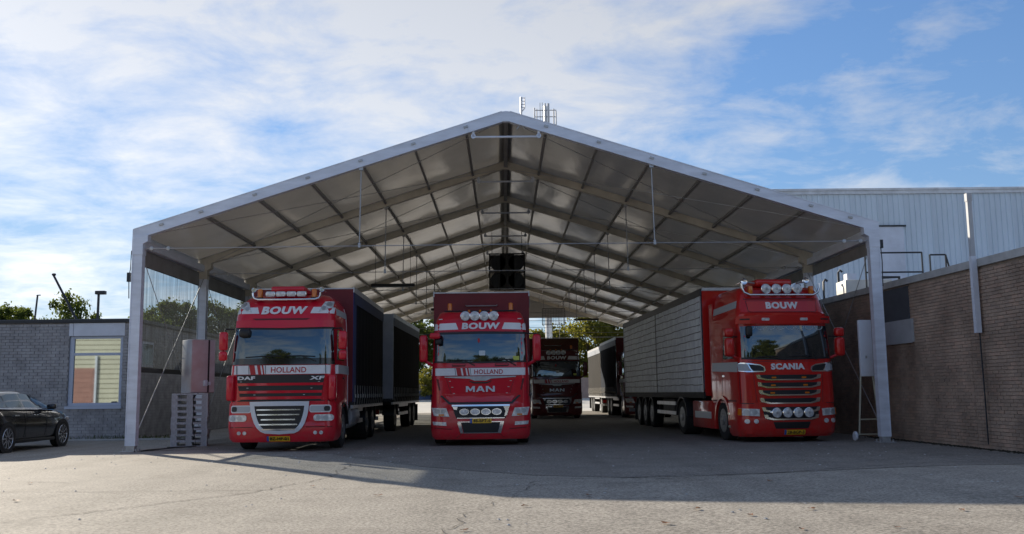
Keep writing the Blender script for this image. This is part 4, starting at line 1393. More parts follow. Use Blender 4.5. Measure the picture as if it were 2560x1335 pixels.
# ------------------------------------------------------------------ truck B: wide flat cab with round roof lamps
def make_man():
    root = empty('box_truck', (-0.69, 0.62, 0), R(0.3), 'red truck with four round roof lamps and high red headboard, in the middle', 'truck', 'red trucks of the same make')
    cab = Cab([(1.02, -.01, 1.19, 2.25), (1.70, .02, 1.19, 2.25), (1.98, .05, 1.18, 2.25), (2.24, .063, 1.17, 2.25), (2.50, .092, 1.16, 2.25), (2.74, .138, 1.15, 2.25), (2.80, .15, 1.14, 2.25), (3.0, .21, 1.11, 2.25),
               (3.15, .33, 1.07, 2.22), (3.25, .42, 1.03, 2.2), (3.30, .55, .98, 2.2), (3.32, .8, .9, 2.2)], .20, .07)
    bump = Cab([(0.16, .03, 1.15, .9), (.24, -.03, 1.20, .95), (.45, -.05, 1.22, 1.0), (.95, -.04, 1.22, 1.0), (1.20, 0.0, 1.21, 1.0)], .24, .10)
    cab.shell('cab', RED, root)
    k = lambda u, v: ((u - 520) * .003241, 4.109 - .003241 * v)
    bump.shell('bumper', RED, root)
    f = Front(cab, root, k); fb = Front(bump, root, k)
    f.panel('windscreen', [(176, 428), (520, 424), (864, 428), (866, 640), (520, 650), (176, 643)], WSCREEN, .004, .006)
    f.panel('windscreen_seal', [(170, 418), (520, 414), (870, 418), (870, 434), (520, 431), (170, 434)], BLACK, .008, .008)
    f.panel('windscreen_seal', [(172, 636), (520, 643), (868, 636), (868, 648), (520, 655), (172, 648)], BLACK, .008, .008)
    for s in (-1, 1):
        q = [k(520 + s * 185, 345), k(520 + s * 344, 350), k(520 + s * 348, 402), k(520 + s * 165, 396)]
        f.panel('roof_stripe', q, WHITE, .004, .005, None, True)
        f.panel('marker_light', rrect(*k(520 + s * 300, 314), .09, .022, .008), WHITE, .004, .012, None, True)
        f.panel('scuttle_handle', rrect(*k(520 + s * 162, 667), .33, .07, .02), DKRED, .003, .006, None, True)
        f.panel('scuttle_grip', rrect(*k(520 + s * 162, 664), .30, .025, .01), RED, .008, .02, None, True)
    f.text('lettering', 'BOUW', 381, 667, 345, 396, WHITE, .012, .010, .05, .1)
    belt = f.panel('white_belt', [(150, 690), (890, 690), (890, 745), (150, 745)], WHITE, .004, .005)
    holland(f, ((338, 372), (385, 408), (420, 431)), 475, 690, 690, 745)
    for u in (328, 442):
        f.panel('belt_line', [(u, 691), (u + 3, 691), (u + 10, 744), (u + 7, 744)], INK, .010, .002)
    for v in (687, 747): f.panel('panel_gap', [(150, v), (890, v), (890, v + 3), (150, v + 3)], DKRED, .001, .003)
    for s in (-1, 1):
        f.panel('panel_gap', [k(520 + s * 352, 650), k(520 + s * 349, 650), k(520 + s * 349, 884), k(520 + s * 352, 884)], DKRED, .001, .003, None, True)
        f.panel('panel_gap', [k(520 + s * 258, 770), k(520 + s * 255, 770), k(520 + s * 215, 884), k(520 + s * 218, 884)], DKRED, .001, .003, None, True)
    f.panel('panel_gap', [(180, 410), (860, 410), (860, 413), (180, 413)], DKRED, .001, .003)
    f.panel('chrome_wing', [(252, 752), (788, 752), (786, 759), (600, 770), (562, 786), (478, 786), (440, 770), (254, 759)], STEEL, .006, .018)
    f.panel('wing_shadow_gap', [(432, 782), (472, 795), (568, 795), (608, 782), (592, 797), (562, 806), (478, 806), (448, 797)], BLACK, .004, .010)
    f.panel('lion_badge', rrect(*k(520, 772), .16, .075, .03), STEEL, .028, .012, None, True)
    x0, z1_ = k(412, 825); x1, z0_ = k(628, 868); cw_ = (x1 - x0) / 3.24
    GL = ([[(0, 0), (0, 1), (.24, 1), (.5, .48), (.76, 1), (1, 1), (1, 0), (.79, 0), (.79, .60), (.57, .14), (.43, .14), (.21, .60), (.21, 0)]],
          [[(0, 0), (.36, 1), (.5, 1), (.5, .70), (.39, .42), (.5, .42), (.5, .22), (.31, .22), (.22, 0)], [(1, 0), (.64, 1), (.5, 1), (.5, .70), (.61, .42), (.5, .42), (.5, .22), (.69, .22), (.78, 0)]],
          [[(0, 0), (0, 1), (.25, 1), (.78, .34), (.78, 1), (1, 1), (1, 0), (.75, 0), (.22, .66), (.22, 0)]])
    for gi, polys in enumerate(GL):
        v_, f_ = poly_flat([[(x0 + (gi * 1.12 + a_) * cw_, z0_ + b_ * (z1_ - z0_)) for a_, b_ in q] for q in polys])
        skin('lettering', v_, f_, cab.front, .010, .014, SILVP, root, None)
    f.panel('grille_slot', rrect(*k(520, 905), .95, .05, .015), BLACK, .003, .006, None, True)
    for s in (-1, 1):
        for (u, v) in ((228, 787), (210, 832), (198, 878)):
            f.panel('grille_clip', rrect(*k(520 + s * u, v), .05, .014, .006), STEEL, .004, .006, None, True)
        f.panel('side_groove', [k(520 + s * p[0], p[1]) for p in ((330, 770), (316, 770), (300, 850), (308, 858), (316, 830))], DKRED, .003, .004, None, True)
    # dark seam between the cab and the bumper
    seam = [(140, 888), (236, 893), (292, 944), (748, 944), (804, 893), (900, 888), (900, 902), (810, 906), (756, 958), (284, 958), (230, 906), (140, 902)]
    fb.panel('cab_seam', seam, BLACK, .010, .010)
    # flap below the seam keeps the upper panel red between the corners
    fb.panel('front_flap', [(250, 884), (790, 884), (748, 941), (292, 941)], RED, .012, .012)
    # mouth
    fb.panel('lamp_recess', [(308, 968), (736, 968), (706, 1062), (338, 1062)], BLACK, .008, .010)
    fb.panel('chrome_strip', [(306, 962), (738, 962), (736, 974), (308, 974)], CHROME, .016, .014)
    fb.panel('chrome_corner', [(690, 976), (736, 974), (716, 1042), (696, 1050), (706, 1010)], CHROME, .016, .012)
    fb.panel('chrome_corner', [(312, 976), (350, 978), (344, 1000), (322, 996)], CHROME, .016, .012)
    for u in (400, 480, 560, 640):
        h = fb.panel('spotlight', ellipse(*k(u, 1015), .118, .078, 24), CHROME, .016, .03, None, True)
        v_, f_ = poly_flat([ellipse(*k(u, 1015), .100, .062, 24)]); skin('lens', v_, f_, bump.front, .046, .012, LENS, h)
    fb.panel('chrome_strip', [(345, 1058), (700, 1058), (698, 1064), (347, 1064)], CHROME, .018, .012)
    fb.panel('chrome_strip', [(350, 1086), (694, 1086), (692, 1092), (352, 1092)], CHROME, .008, .012)
    fb.panel('lower_mouth', [(378, 1094), (668, 1094), (652, 1168), (396, 1168)], BLACK, .006, .008)
    for s in (-1, 1):
        fb.panel('mouth_trim', [k(520 + s * p[0], p[1]) for p in ((173, 1094), (146, 1094), (128, 1172), (150, 1172))], CHROME, .008, .018, None, True)
        hq = [k(520 + s * p[0], p[1]) for p in ((362, 983), (255, 987), (231, 1050), (345, 1042))]
        h = fb.panel('headlight', hq, LENS, .006, .02, None, True)
        for (u, v) in ((320, 1010), (280, 1012)):
            v_, f_ = poly_flat([ellipse(*k(520 + s * u, v), .055, .055)]); skin('reflector', v_, f_, bump.front, .026, .008, STEEL, h)
        v_, f_ = poly_flat([rrect(*k(520 + s * 290, 1037), .13, .04, .015)]); skin('indicator', v_, f_, bump.front, .026, .006, AMBER, h)
        fb.panel('fog_light', [k(520 + s * p[0], p[1]) for p in ((356, 1085), (256, 1090), (254, 1116), (350, 1110))], LENS, .006, .014, None, True)
        fb.panel('bumper_crease', [k(520 + s * p[0], p[1]) for p in ((180, 1206), (174, 1206), (136, 1176), (142, 1176))], DKRED, .003, .004, None, True)
        fb.panel('bumper_crease', [k(520 + s * p[0], p[1]) for p in ((366, 1128), (214, 1140), (214, 1145), (366, 1134))], DKRED, .003, .004, None, True)
    fb.panel('chrome_strip', [(372, 1168), (672, 1168), (672, 1173), (372, 1173)], CHROME, .008, .016)
    plate(fb, 437, 607, 1062, 1100, '48-BFT-6')
    for u in (408, 480, 552, 624):
        x, z = k(u, 295); spot_round(root, x, z, .20 + .0, .122)
    b = MB(); b.tube([(-.9, .48, 3.30), (.9, .48, 3.30)], .02, 6); b.build('roof_bar', BLACK, root)
    for u in (-85, 0, 85):
        b = MB(); b.lathe([(.03, 0), (.03, .05)], (u * .00324, .40, 3.30), 'y', 10); b.build('marker_light', AMBER, root)
    for s in (-1, 1):
        beacon(root, s * .77, .75, 3.31, .22, .06)
        mirror(root, (s * 1.39, .20, 2.36), (.20, .22, .66), RED, [(s * 1.15, .30, 2.72), (s * 1.40, .24, 2.70)], .06)
        MB().tube([(s * 1.17, .28, 1.95), (s * 1.36, .22, 2.06)], .04, 8).build('mirror_arm', RED, root)
    rbox('kerb_mirror', (-1.10, .02, 2.66), (.26, .20, .15), RED, root, .05, 3)
    rbox('kerb_mirror_head', (-1.02, .06, 2.52), (.16, .12, .15), BLACK, root, .04, 3)
    wiper(f, (330, 634), (460, 632), (480, 672)); wiper(f, (640, 632), (770, 630), (790, 674))
    f.panel('windscreen_card', rrect(*k(535, 578), .15, .12, .02), PAPER, .012, .003, None, True)
    f.panel('windscreen_sticker', rrect(*k(790, 618), .15, .10, .01), YSTICK, .012, .003, None, True)
    f.panel('windscreen_pennant', ellipse(*k(510, 482), .03, .06, 10), REDV, .012, .003, None, True)
    for s in (-1, 1):
        sf = cab.side(s)
        v_, f_ = poly_flat([[(.46, 2.05), (1.42, 2.05), (1.38, 2.70), (.62, 2.70)]]); skin('side_window', v_, f_, sf, .003, .006, SIDEGLASS, root)
        v_, f_ = poly_flat([[(.26, 1.70), (2.24, 1.70), (2.24, 1.87), (.26, 1.87)]]); skin('side_stripe', v_, f_, sf, .003, .003, SILV, root)
        v_, f_ = poly_flat([rrect(1.38, 1.60, .18, .05, .02)]); skin('door_handle', v_, f_, sf, .003, .02, BLACK, root)
        mudguard(root, s * 1.06, 1.45, .36, BLACK)
        wheel(root, s * 1.05, 1.45)
        for y in (5.5, 6.85):
            wheel(root, s * .96, y, W_TWIN); mudguard(root, s * .96, y, .58, BLACK)
        side_guard(root, s * 1.2, 2.5, 4.7)
    b = MB(); b.box(-.5, .5, .6, 9.0, .55, .95); b.build('frame', CHASSIS, root)
    hd = box_body(root, 2.42, 7.4, 1.08, 3.98, 2.55, CURT_G, RED_D, RED_D, VAL, 16)
    b = MB(); b.tube([(-.42, 2.40, 3.62), (-.40, 2.36, 3.60), (.40, 2.36, 3.60), (.42, 2.40, 3.62)], .016, 6); b.build('grab_rail', STEEL, hd)
    return root
man = make_man()
man2 = copy_tree(man)
man2.location = (2.42, 23.4, 0); man2.rotation_euler = (0, 0, R(1.0))
man2['label'] = 'dark red truck with four round roof lamps, deep in the shed behind the middle truck'
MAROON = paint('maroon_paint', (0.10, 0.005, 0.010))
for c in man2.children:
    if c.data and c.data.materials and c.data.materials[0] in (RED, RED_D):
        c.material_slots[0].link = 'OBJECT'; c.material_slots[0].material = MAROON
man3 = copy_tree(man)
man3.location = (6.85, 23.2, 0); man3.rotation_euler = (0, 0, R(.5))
for c in man3.children:  # maroon instead of red darkens this cab, standing in for shade
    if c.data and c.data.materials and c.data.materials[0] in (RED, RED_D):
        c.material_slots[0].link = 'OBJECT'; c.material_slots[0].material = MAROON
man3['label'] = 'truck with grey curtain-sided box, mostly hidden behind the white curtain trailer'
make_trailer('drawbar_trailer', (6.95, 34.2, 0), R(.5), 8.3, 'grey curtain-sided trailer at the far end of the shed, right of the dark red truck', CURT_T, ALU_T, 18)  # charcoal tarpaulin stands in for shade missing on this trailer

# ------------------------------------------------------------------ truck C: tractor with slatted grille
def make_scania():
    root = empty('tractor_unit', (6.80, 0.50, 0), R(5.0), 'bright red tractor unit with six-slat chrome grille and air horns, rightmost', 'truck')
    cab = Cab([(0.95, -.01, 1.20, 2.3), (1.70, .03, 1.20, 2.3), (1.98, .06, 1.19, 2.3), (2.26, .072, 1.18, 2.3), (2.55, .103, 1.165, 2.3), (2.82, .15, 1.15, 2.3), (3.05, .12, 1.15, 2.3), (3.12, .12, 1.14, 2.3), (3.16, .20, 1.13, 2.3),
               (3.52, .30, 1.07, 2.3), (3.72, .38, 1.02, 2.3), (3.80, .52, .95, 2.28), (3.84, .9, .85, 2.25)], .22, .07)
    bump = Cab([(0.14, .06, 1.16, .95), (.22, -.02, 1.21, .95), (.48, -.06, 1.24, 1.0), (.95, -.04, 1.225, 1.0)], .30, .12)
    cab.shell('cab', RED_S, root)
    bump.shell('bumper', RED_S, root)
    S = .003415
    k = lambda u, v: ((u - (1290 + (v - 75) * .045)) * S, 4.287 - S * v)
    o_ = lambda a, v: (a * S, 4.287 - S * v)
    f = Front(cab, root, o_); fb = Front(bump, root, o_)
    f.panel('windscreen', [(-318, 432), (0, 428), (318, 432), (324, 658), (0, 668), (-324, 658)], WSCREEN, .004, .006)
    f.panel('windscreen_seal', [(-325, 655), (0, 664), (325, 655), (325, 668), (0, 677), (-325, 668)], BLACK, .006, .008)
    b = MB(); n = 20
    # sun visor
    f.panel('sun_visor', [(-325, 362), (325, 362), (330, 414), (0, 420), (-330, 414)], RED_S, .03, .07)
    for s in (-1, 1):
        f.panel('visor_lamp', rrect(*o_(s * 140 - 8, 385), .19, .065, .02), LENS, .10, .012, None, True)
        f.panel('visor_vent', rrect(*o_(s * 285, 384), .17, .035, .01), BLACK, .10, .006, None, True)
    f.panel('roof_recess', [(-265, 244), (265, 244), (255, 322), (240, 330), (-240, 330), (-255, 322)], DKRED, .002, .003)
    f.panel('name_board', [(-260, 248), (260, 248), (251, 318), (238, 326), (-238, 326), (-251, 318)], RED_S, .005, .006)
    f.panel('roof_groove', [(-275, 228), (275, 228), (275, 236), (-275, 236)], DKRED, .002, .004)
    f.text('lettering', 'BOUW', -122, 118, 255, 306, WHITE, .014, .010, .05)
    # pelmet fringe inside the top of the windscreen
    for i in range(8):
        c = -250 + i * 72
        pts = []
        for t in range(7):
            a = R(180 + 180 * t / 6)
            x, z = o_(c + 30 * math.cos(a), 436 - 24 * math.sin(a))
            pts.append(cab.front(x, z, .016))
        MB().tube(pts, .009, 4).build('pelmet_scallop', PAPER, root)
    f.text('lettering', 'SCANIA', -125, 122, 700, 744, WHITE, .006, .012, .05)
    for s in (-1, 1):
        def q(pts): return [o_(s * a, v) for a, v in pts]
        f.panel('air_inlet_trim', q([(165, 745), (172, 722), (205, 706), (330, 690), (345, 700), (345, 752), (300, 760), (175, 760)]), CHROME, .004, .010, None, True)
        f.panel('air_inlet', q([(176, 742), (182, 724), (208, 713), (285, 704), (270, 735), (255, 752), (180, 752)]), BLACK, .012, .008, None, True)
        f.panel('inlet_cover', q([(292, 703), (345, 700), (345, 750), (265, 752), (280, 732)]), SILV, .012, .008, None, True)
    f.panel('panel_gap', [(-345, 684), (345, 684), (345, 687), (-345, 687)], DKRED, .001, .003)
    for s in (-1, 1):
        f.panel('panel_gap', [o_(s * 258, 765), o_(s * 255, 765), o_(s * 238, 985), o_(s * 241, 985)], DKRED, .001, .003, None, True)
        f.panel('panel_gap', [o_(s * 345, 690), o_(s * 342, 690), o_(s * 342, 975), o_(s * 345, 975)], DKRED, .001, .003, None, True)
    f.panel('panel_gap', [(-350, 978), (350, 978), (350, 982), (-350, 982)], BLACK, .001, .004)
    # slats
    for (v, w) in ((797, 238), (851, 232), (905, 226), (962, 220)):
        z0 = v + 16
        f.panel('grille_opening', [(-w + 12, v - 16), (w - 12, v - 16), (w - 40, v + 14), (-w + 40, v + 14)], BLACK, .004, .006)
        sl = [(-w, v - 18), (-w + 26, v - 18), (-w + 34, v + 2), (-w + 78, v + 14), (w - 78, v + 14), (w - 34, v + 2), (w - 26, v - 18), (w, v - 18), (w - 6, v + 8), (w - 70, v + 23), (-w + 70, v + 23), (-w + 6, v + 8)]
        f.panel('grille_slat', sl, CHROME, .010, .022)
        for s in (-1, 1):
            if v < 950:
                f.panel('grille_lamp', rrect(*o_(s * (110 + (v - 797) * .15), v + 3), .11, .04, .01), AMBER, .012, .008, None, True)
    # lower lamp bay
    fb.panel('lamp_bay', [(-205, 1006), (205, 1006), (198, 1075), (165, 1096), (-165, 1096), (-198, 1075)], BLACK, .004, .006)
    for v, w in ((1026, 212), (1078, 200)):
        sl = [(-w, v - 18), (-w + 24, v - 18), (-w + 32, v), (-w + 72, v + 10), (w - 72, v + 10), (w - 32, v), (w - 24, v - 18), (w, v - 18), (w - 8, v + 8), (w - 64, v + 20), (-w + 64, v + 20), (-w + 8, v + 8)]
        fb.panel('grille_slat', sl, CHROME, .010, .022)
    for a in (-117, -39, 39, 117):
        x, z = o_(a, 1047); spot_round(root, x, z, -.14, .122, .10)
    fb.panel('lower_vent', [(-135, 1112), (135, 1112), (118, 1158), (-118, 1158)], BLACK, .004, .006)
    for s in (-1, 1):
        h = fb.panel('headlight', [o_(s * a, v) for a, v in ((228, 1020), (352, 1014), (356, 1062), (230, 1070))], LENS, .006, .022, None, True)
        for a in (262, 312):
            v_, f_ = poly_flat([ellipse(*o_(s * a, 1042), .06, .06)]); skin('reflector', v_, f_, bump.front, .028, .008, STEEL, h)
        v_, f_ = poly_flat([[o_(s * a, v) for a, v in ((336, 1016), (352, 1015), (356, 1061), (338, 1063))]]); skin('indicator', v_, f_, bump.front, .03, .006, AMBER, h)
        for a in (255, 312):
            fb.panel('fog_light', ellipse(*o_(s * a, 1105), .055, .055), LENS, .006, .016, None, True)
    plate(fb, -62, 98, 1166, 1202, '28-BGP-3')
    # roof bar and lamps
    pts = []
    for (a, v) in ((-292, 120), (-290, 150), (-275, 185), (-235, 204), (0, 206), (235, 204), (275, 185), (290, 150), (292, 120)):
        x, z = o_(a, v); pts.append((x, .16 + .12 * (x / 1.0) ** 2, z))
    MB().tube(pts, .028, 8).build('lamp_bar', CHROME, root, 60)
    for a in (-117, -39, 39, 117):
        x, z = o_(a, 160); spot_round(root, x, z, .20, .125)
    for s in (-1, 1):
        x, z = o_(s * 228, 168)
        rbox('amber_marker', (x, .30, z), (.10, .12, .20), AMBER, root, .02)
        b = MB(); b.tube([(s * .55, .6, 3.92), (s * .80, .6, 3.95)], .018, 6); b.build('horn_bracket', STEEL, root)
    horn(root, -.92, .30, 3.93, .085, .6); horn(root, .72, .45, 3.97, .085, .6)
    rbox('roof_deflector', (-.06, 1.0, 3.93), (.94, .9, .18), RED_S, root, .06, 3)
    # mirrors
    for s in (-1, 1):
        mirror(root, (s * 1.40, .20, 2.30), (.22, .24, .46), RED_S, [(s * 1.16, .30, 2.56), (s * 1.36, .22, 2.56)], .07)
        mirror(root, (s * 1.40, .20, 2.66), (.22, .22, .22), RED_S, None, .06)
        MB().tube([(s * 1.17, .26, 2.03), (s * 1.38, .22, 2.12)], .035, 8).build('mirror_arm', RED_S, root)
    rbox('kerb_mirror', (-.95, .02, 2.68), (.16, .14, .26), BLACK, root, .05, 3)
    wiper(f, (-220, 655), (-60, 650), (-20, 674)); wiper(f, (20, 652), (180, 646), (220, 672))
    for s in (-1, 1):
        sf = cab.side(s)
        v_, f_ = poly_flat([[(.44, 2.04), (1.36, 2.04), (1.36, 2.62), (1.0, 2.80), (.62, 2.80)]]); skin('side_window', v_, f_, sf, .003, .006, SIDEGLASS, root)
        v_, f_ = poly_flat([[(.26, 1.70), (2.28, 1.76), (2.28, 1.98), (.26, 1.94)]]); skin('side_stripe', v_, f_, sf, .003, .003, SILV, root)
        v_, f_ = poly_flat([[(.44, 3.28), (2.28, 3.22), (2.28, 3.40), (.46, 3.46)]]); skin('roof_side_stripe', v_, f_, sf, .003, .003, SILV, root)
        v_, f_ = poly_flat([[(1.44, 1.0), (1.456, 1.0), (1.456, 2.85), (1.44, 2.85)]]); skin('door_gap', v_, f_, sf, .002, .002, DKRED, root)
        v_, f_ = poly_flat([rrect(1.30, 1.62, .18, .05, .02)]); skin('door_handle', v_, f_, sf, .003, .02, CHROME, root)
        v_, f_ = poly_flat([[(.42, .98), (2.28, .98), (2.28, 1.02), (.42, 1.02)]]); skin('sill_line', v_, f_, sf, .002, .003, DKRED, root)
        mudguard(root, s * 1.07, 1.48, .34, RED_S, .55, 0, 180, .07)
        wheel(root, s * 1.06, 1.48)
        for z in (.34, .66):
            b = MB(); b.box(s * 1.12 - .12, s * 1.12 + .12, .82, 1.0, z, z + .05); b.build('step', CHROME, root)
        wheel(root, s * .98, 5.2, W_TWIN); mudguard(root, s * .98, 5.2, .58, BLACK)
        rbox('side_skirt', (s * 1.12, 3.25, .62), (.16, 2.05, .74), RED_S, root, .05, 2)
        b = MB(); b.box(s * 1.205 - .002, s * 1.205 + .002, 2.5, 4.0, .52, .70); b.build('skirt_stripe', SILV, root)
        b = MB(); b.box(s * 1.12 - .02, s * 1.12 + .02, 2.32, 2.62, 1.0, 3.55); b.build('air_deflector', RED_S, root)
    b = MB(); b.box(-.45, .45, .6, 6.0, .55, .95); b.build('frame', CHASSIS, root)
    b = MB(); b.lathe([(.5, 0), (.5, .08)], (0, 4.7, 1.0), 'z', 20); b.build('fifth_wheel', CHASSIS, root)
    return root
sca = make_scania()

def make_semi():
    root = empty('semi_trailer', (6.60, 3.30, 0), R(1.9), 'long semi-trailer with white strap-lashed side curtains behind the rightmost red tractor', 'trailer')
    L = 13.6; hw = 1.275; z0, z1 = 1.22, 4.0
    WCURT = mat('white_dirty_tarpaulin', (0.80, 0.86, 0.95), 0.5, var=0.2, vscale=3.5, bump=0.5, bscale=5, stretch=(1, 1.2, 1))
    b = MB(); b.box(-hw + .03, hw - .03, .04, L - .04, z0 + .08, z1 - .06); b.build('load_body', WCURT, root)
    b = MB(); b.box(-hw, hw, 0, .05, z0 - .1, z1 - .03); hd = b.build('headboard', RED_S, root)
    b = MB(); b.box(-hw, hw, L - .05, L, z0 - .1, z1 - .03); b.build('rear_doors', RED_D, root)
    b = MB(); b.box(-hw - .01, hw + .01, -.02, L, z1 - .03, z1 + .0); b.build('roof', ALU_T, root)
    b = MB(); b.box(-hw, hw, -.035, .06, z1 - .02, z1 + .05); b.build('roof_front_rail', ALU_T, root)
    for s in (-1, 1):
        n = 90; zs = [z0 + (z1 - .16 - z0) * j / 26 for j in range(27)]
        vs = []; fs = []
        for i in range(n + 1):
            y = .10 + (L - .2) * i / n
            for j, z in enumerate(zs):
                pinch = abs(math.sin(math.pi * (z - z0) / .205))
                d = .008 + .020 * pinch ** .5 + .012 * math.sin(i * 1.3 + j * .35 + 2 * math.sin(i * .31)) * pinch + random.uniform(-.006, .006)
                vs.append((s * (hw + d), y, z))
        m_ = len(zs)
        for i in range(n):
            for j in range(m_ - 1):
                a = i * m_ + j; fs.append((a, a + 1, a + m_ + 1, a + m_))
        me = bpy.data.meshes.new('side_curtain'); me.from_pydata(vs, [], fs)
        mesh_obj('side_curtain', me, WCURT, root, 70)
        STR = mat('grey_lash_strap', (0.22, 0.225, 0.235), 0.7)
        for j in range(1, 13):
            z = z0 + j * .205
            ph_ = random.uniform(0, 6); pts = [(s * (hw + .027), .12 + (L - .24) * t / 40, z + .010 * math.sin(t * .45 + ph_) + .006 * math.sin(t * 1.7 + 2 * ph_) + random.uniform(-.006, .006)) for t in range(41)]
            bb = MB()
            for a, c in zip(pts[:-1], pts[1:]): bb.beam(a, c, .014, .020)
            bb.build('lash_strap', STR, root)
        for y in (.10, 6.6, L - .12):
            b = MB(); b.box(s * (hw + .035) - .008, s * (hw + .035) + .008, y - .03, y + .03, z0, z1 - .16); b.build('curtain_seam', STR if 1 < y < L - 1 else ALU_T, root)
        b = MB(); b.box(s * (hw + .03) - .02, s * (hw + .03) + .02, 0, L, z1 - .16, z1 + .03); b.build('roof_rail', DKSTEEL, root)
        b = MB(); b.box(s * (hw + .01) - .03, s * (hw + .01) + .03, 0, L, z0 - .16, z0); b.build('side_raver', CHASSIS, root)
        for y in (8.2, 9.5, 10.8):
            wheel(root, s * 1.05, y, W_TRL, .48)
            mudguard(root, s * 1.05, y, .4, BLACK, .53)
        b = MB(); b.box(s * .75 - .06, s * .75 + .06, 3.6, 3.72, .25, 1.1); b.box(s * .75 - .14, s * .75 + .14, 3.56, 3.76, .22, .25); b.build('landing_leg', STEEL, root)
        side_guard(root, s * 1.2, 4.2, 7.2)
        b = MB(); b.box(s * .9 - .3, s * .9 + .3, 4.4, 6.2, .5, 1.0); b.build('pallet_locker', CHASSIS, root)
        spray_flap(root, s * 1.0, 11.4)
    b = MB()
    for s in (-1, 1): b.box(s * .42 - .06, s * .42 + .06, .4, L - .2, z0 - .4, z0 - .1)
    b.build('chassis', CHASSIS, root)
    b = MB(); b.box(-1.15, 1.15, L - .12, L - .02, .45, .57); b.build('under_run_bar', STEEL, root)
    return root
make_semi()

# ------------------------------------------------------------------ black car beside the office
def make_car():
    root = empty('parked_car', (-12.72, -0.85, 0), R(0), 'black saloon car parked nose-in by the grey brick wall, cut by the left edge', 'car')
    # local axes: nose towards +y, length 4.7 m, rear at y=0
    W = .90
    st = [  # y, z_bottom, z_belt, half width at belt, roof z, half width at roof
        (0.00, .42, .78, .72), (0.10, .30, .95, .82), (0.35, .26, 1.02, .87), (0.9, .24, 1.03, .90), (1.6, .22, 1.00, .905), (2.4, .22, .98, .905),
        (3.2, .22, .97, .90), (3.55, .24, .96, .89), (4.0, .26, .91, .87), (4.40, .28, .82, .80), (4.62, .32, .70, .66), (4.70, .40, .58, .50)]
    vs = []; fs = []; n = 0
    for (y, zb, zt, hw) in st:
        ring = [(-hw * .88, zb), (-hw * .98, zb + .12), (-hw * 1.0, zb + (zt - zb) * .55), (-hw * .97, zt - .10), (-hw * .90, zt), (-hw * .5, zt + .035), (0, zt + .045),
                (hw * .5, zt + .035), (hw * .90, zt), (hw * .97, zt - .10), (hw * 1.0, zb + (zt - zb) * .55), (hw * .98, zb + .12), (hw * .88, zb)]
        n = len(ring); vs += [(p[0], y, p[1]) for p in ring]
    for i in range(len(st) - 1):
        for k in range(n):
            fs.append((i * n + k, i * n + (k + 1) % n, (i + 1) * n + (k + 1) % n, (i + 1) * n + k))
    fs += [tuple(range(n)), tuple((len(st) - 1) * n + k for k in range(n))]
    MB().add(vs, fs).build('body', CARBLK, root, 45)
    # cabin
    cs = [(.30, 1.00, .70, 1.02), (.70, 1.30, .66, 1.02), (1.2, 1.42, .63, 1.0), (1.8, 1.455, .62, 1.0), (2.3, 1.43, .62, .99), (2.75, 1.33, .64, .98), (3.45, .98, .72, .96)]
    vs = []; fs = []
    for (y, zr, hr, zb) in cs:
        hb_ = .86
        ring = [(-hb_, zb), (-(hb_ + (hr - hb_) * .5), zb + (zr - zb) * .5), (-hr, zr - .03), (-hr * .8, zr), (0, zr + .02), (hr * .8, zr), (hr, zr - .03), ((hb_ + (hr - hb_) * .5), zb + (zr - zb) * .5), (hb_, zb)]
        n = len(ring); vs += [(p[0], y, p[1]) for p in ring]
    for i in range(len(cs) - 1):
        for k in range(n):
            fs.append((i * n + k, i * n + (k + 1) % n, (i + 1) * n + (k + 1) % n, (i + 1) * n + k))
    fs += [tuple(range(n)), tuple((len(cs) - 1) * n + k for k in range(n))]
    MB().add(vs, fs).build('cabin', CARBLK, root, 45)
    CG = SIDEGLASS
    def side_x(y, z):
        for a, b_ in zip(cs[:-1], cs[1:]):
            if a[0] <= y <= b_[0]:
                t = (y - a[0]) / (b_[0] - a[0])
                zr, hr, zb = [a[i] + (b_[i] - a[i]) * t for i in (1, 2, 3)]
                q = max(0, min(1, (z - zb) / max(.05, (zr - .03 - zb))))
                return .86 + (hr - .86) * q
        return .86
    for s in (-1, 1):
        for poly in ([(.62, 1.07), (1.02, 1.06), (1.02, 1.32), (.80, 1.24)], [(1.06, 1.06), (1.82, 1.05), (1.82, 1.39), (1.3, 1.375), (1.06, 1.33)], [(1.88, 1.05), (3.08, 1.03), (2.72, 1.26), (2.3, 1.37), (1.88, 1.39)]):
            v_, f_ = poly_flat([poly], .1)
            skin('side_window', v_, f_, lambda y, z, d, s=s: (s * (side_x(y, z) + d), y, z), .004, .004, CG, root)
        MB().tube([(s * .885, .5, 1.045), (s * .885, 1.8, 1.03), (s * .885, 3.2, 1.0)], .010, 5).build('window_trim', CHROME, root)
        mm = rbox('wing_mirror', (s * 1.0, 2.95, 1.06), (.22, .12, .14), CARBLK, root, .04, 3)
        for y in (1.02, 3.86):
            w = mesh_obj('wheel', CARW[0], None, root); w.location = (s * .80, y, .33)
            mesh_obj('rim', CARW[1], None, w)
            # dark wheel-arch opening
            b = MB(); b.lathe([(.385, 0), (.385, .02), (.30, .021)], (s * .885 if s > 0 else s * .885 - .02, y, .34), 'x', 28); b.build('wheel_arch', BLACK, root)
        for y in (1.85, 2.95):
            b = MB(); b.box(s * .905 - .004, s * .905 + .004, y, y + .008, .32, .95); b.build('door_gap', BLACK, root)
        for y in (1.2, 2.15):
            rbox('door_handle', (s * .905, y + .2, .86), (.03, .2, .03), CHROME, root, .01)
        rbox('sill', (s * .86, 2.4, .24), (.08, 2.1, .08), BLACK, root, .02)
        rbox('headlight', (s * .66, 4.36, .72), (.28, .3, .13), LENS, root, .05)
        rbox('tail_lamp', (s * .62, .08, .84), (.34, .12, .16), REDLENS, root, .04)
    v_, f_ = poly_flat([[(-.58, .0), (.58, .0), (.52, 1), (-.52, 1)]], .2)
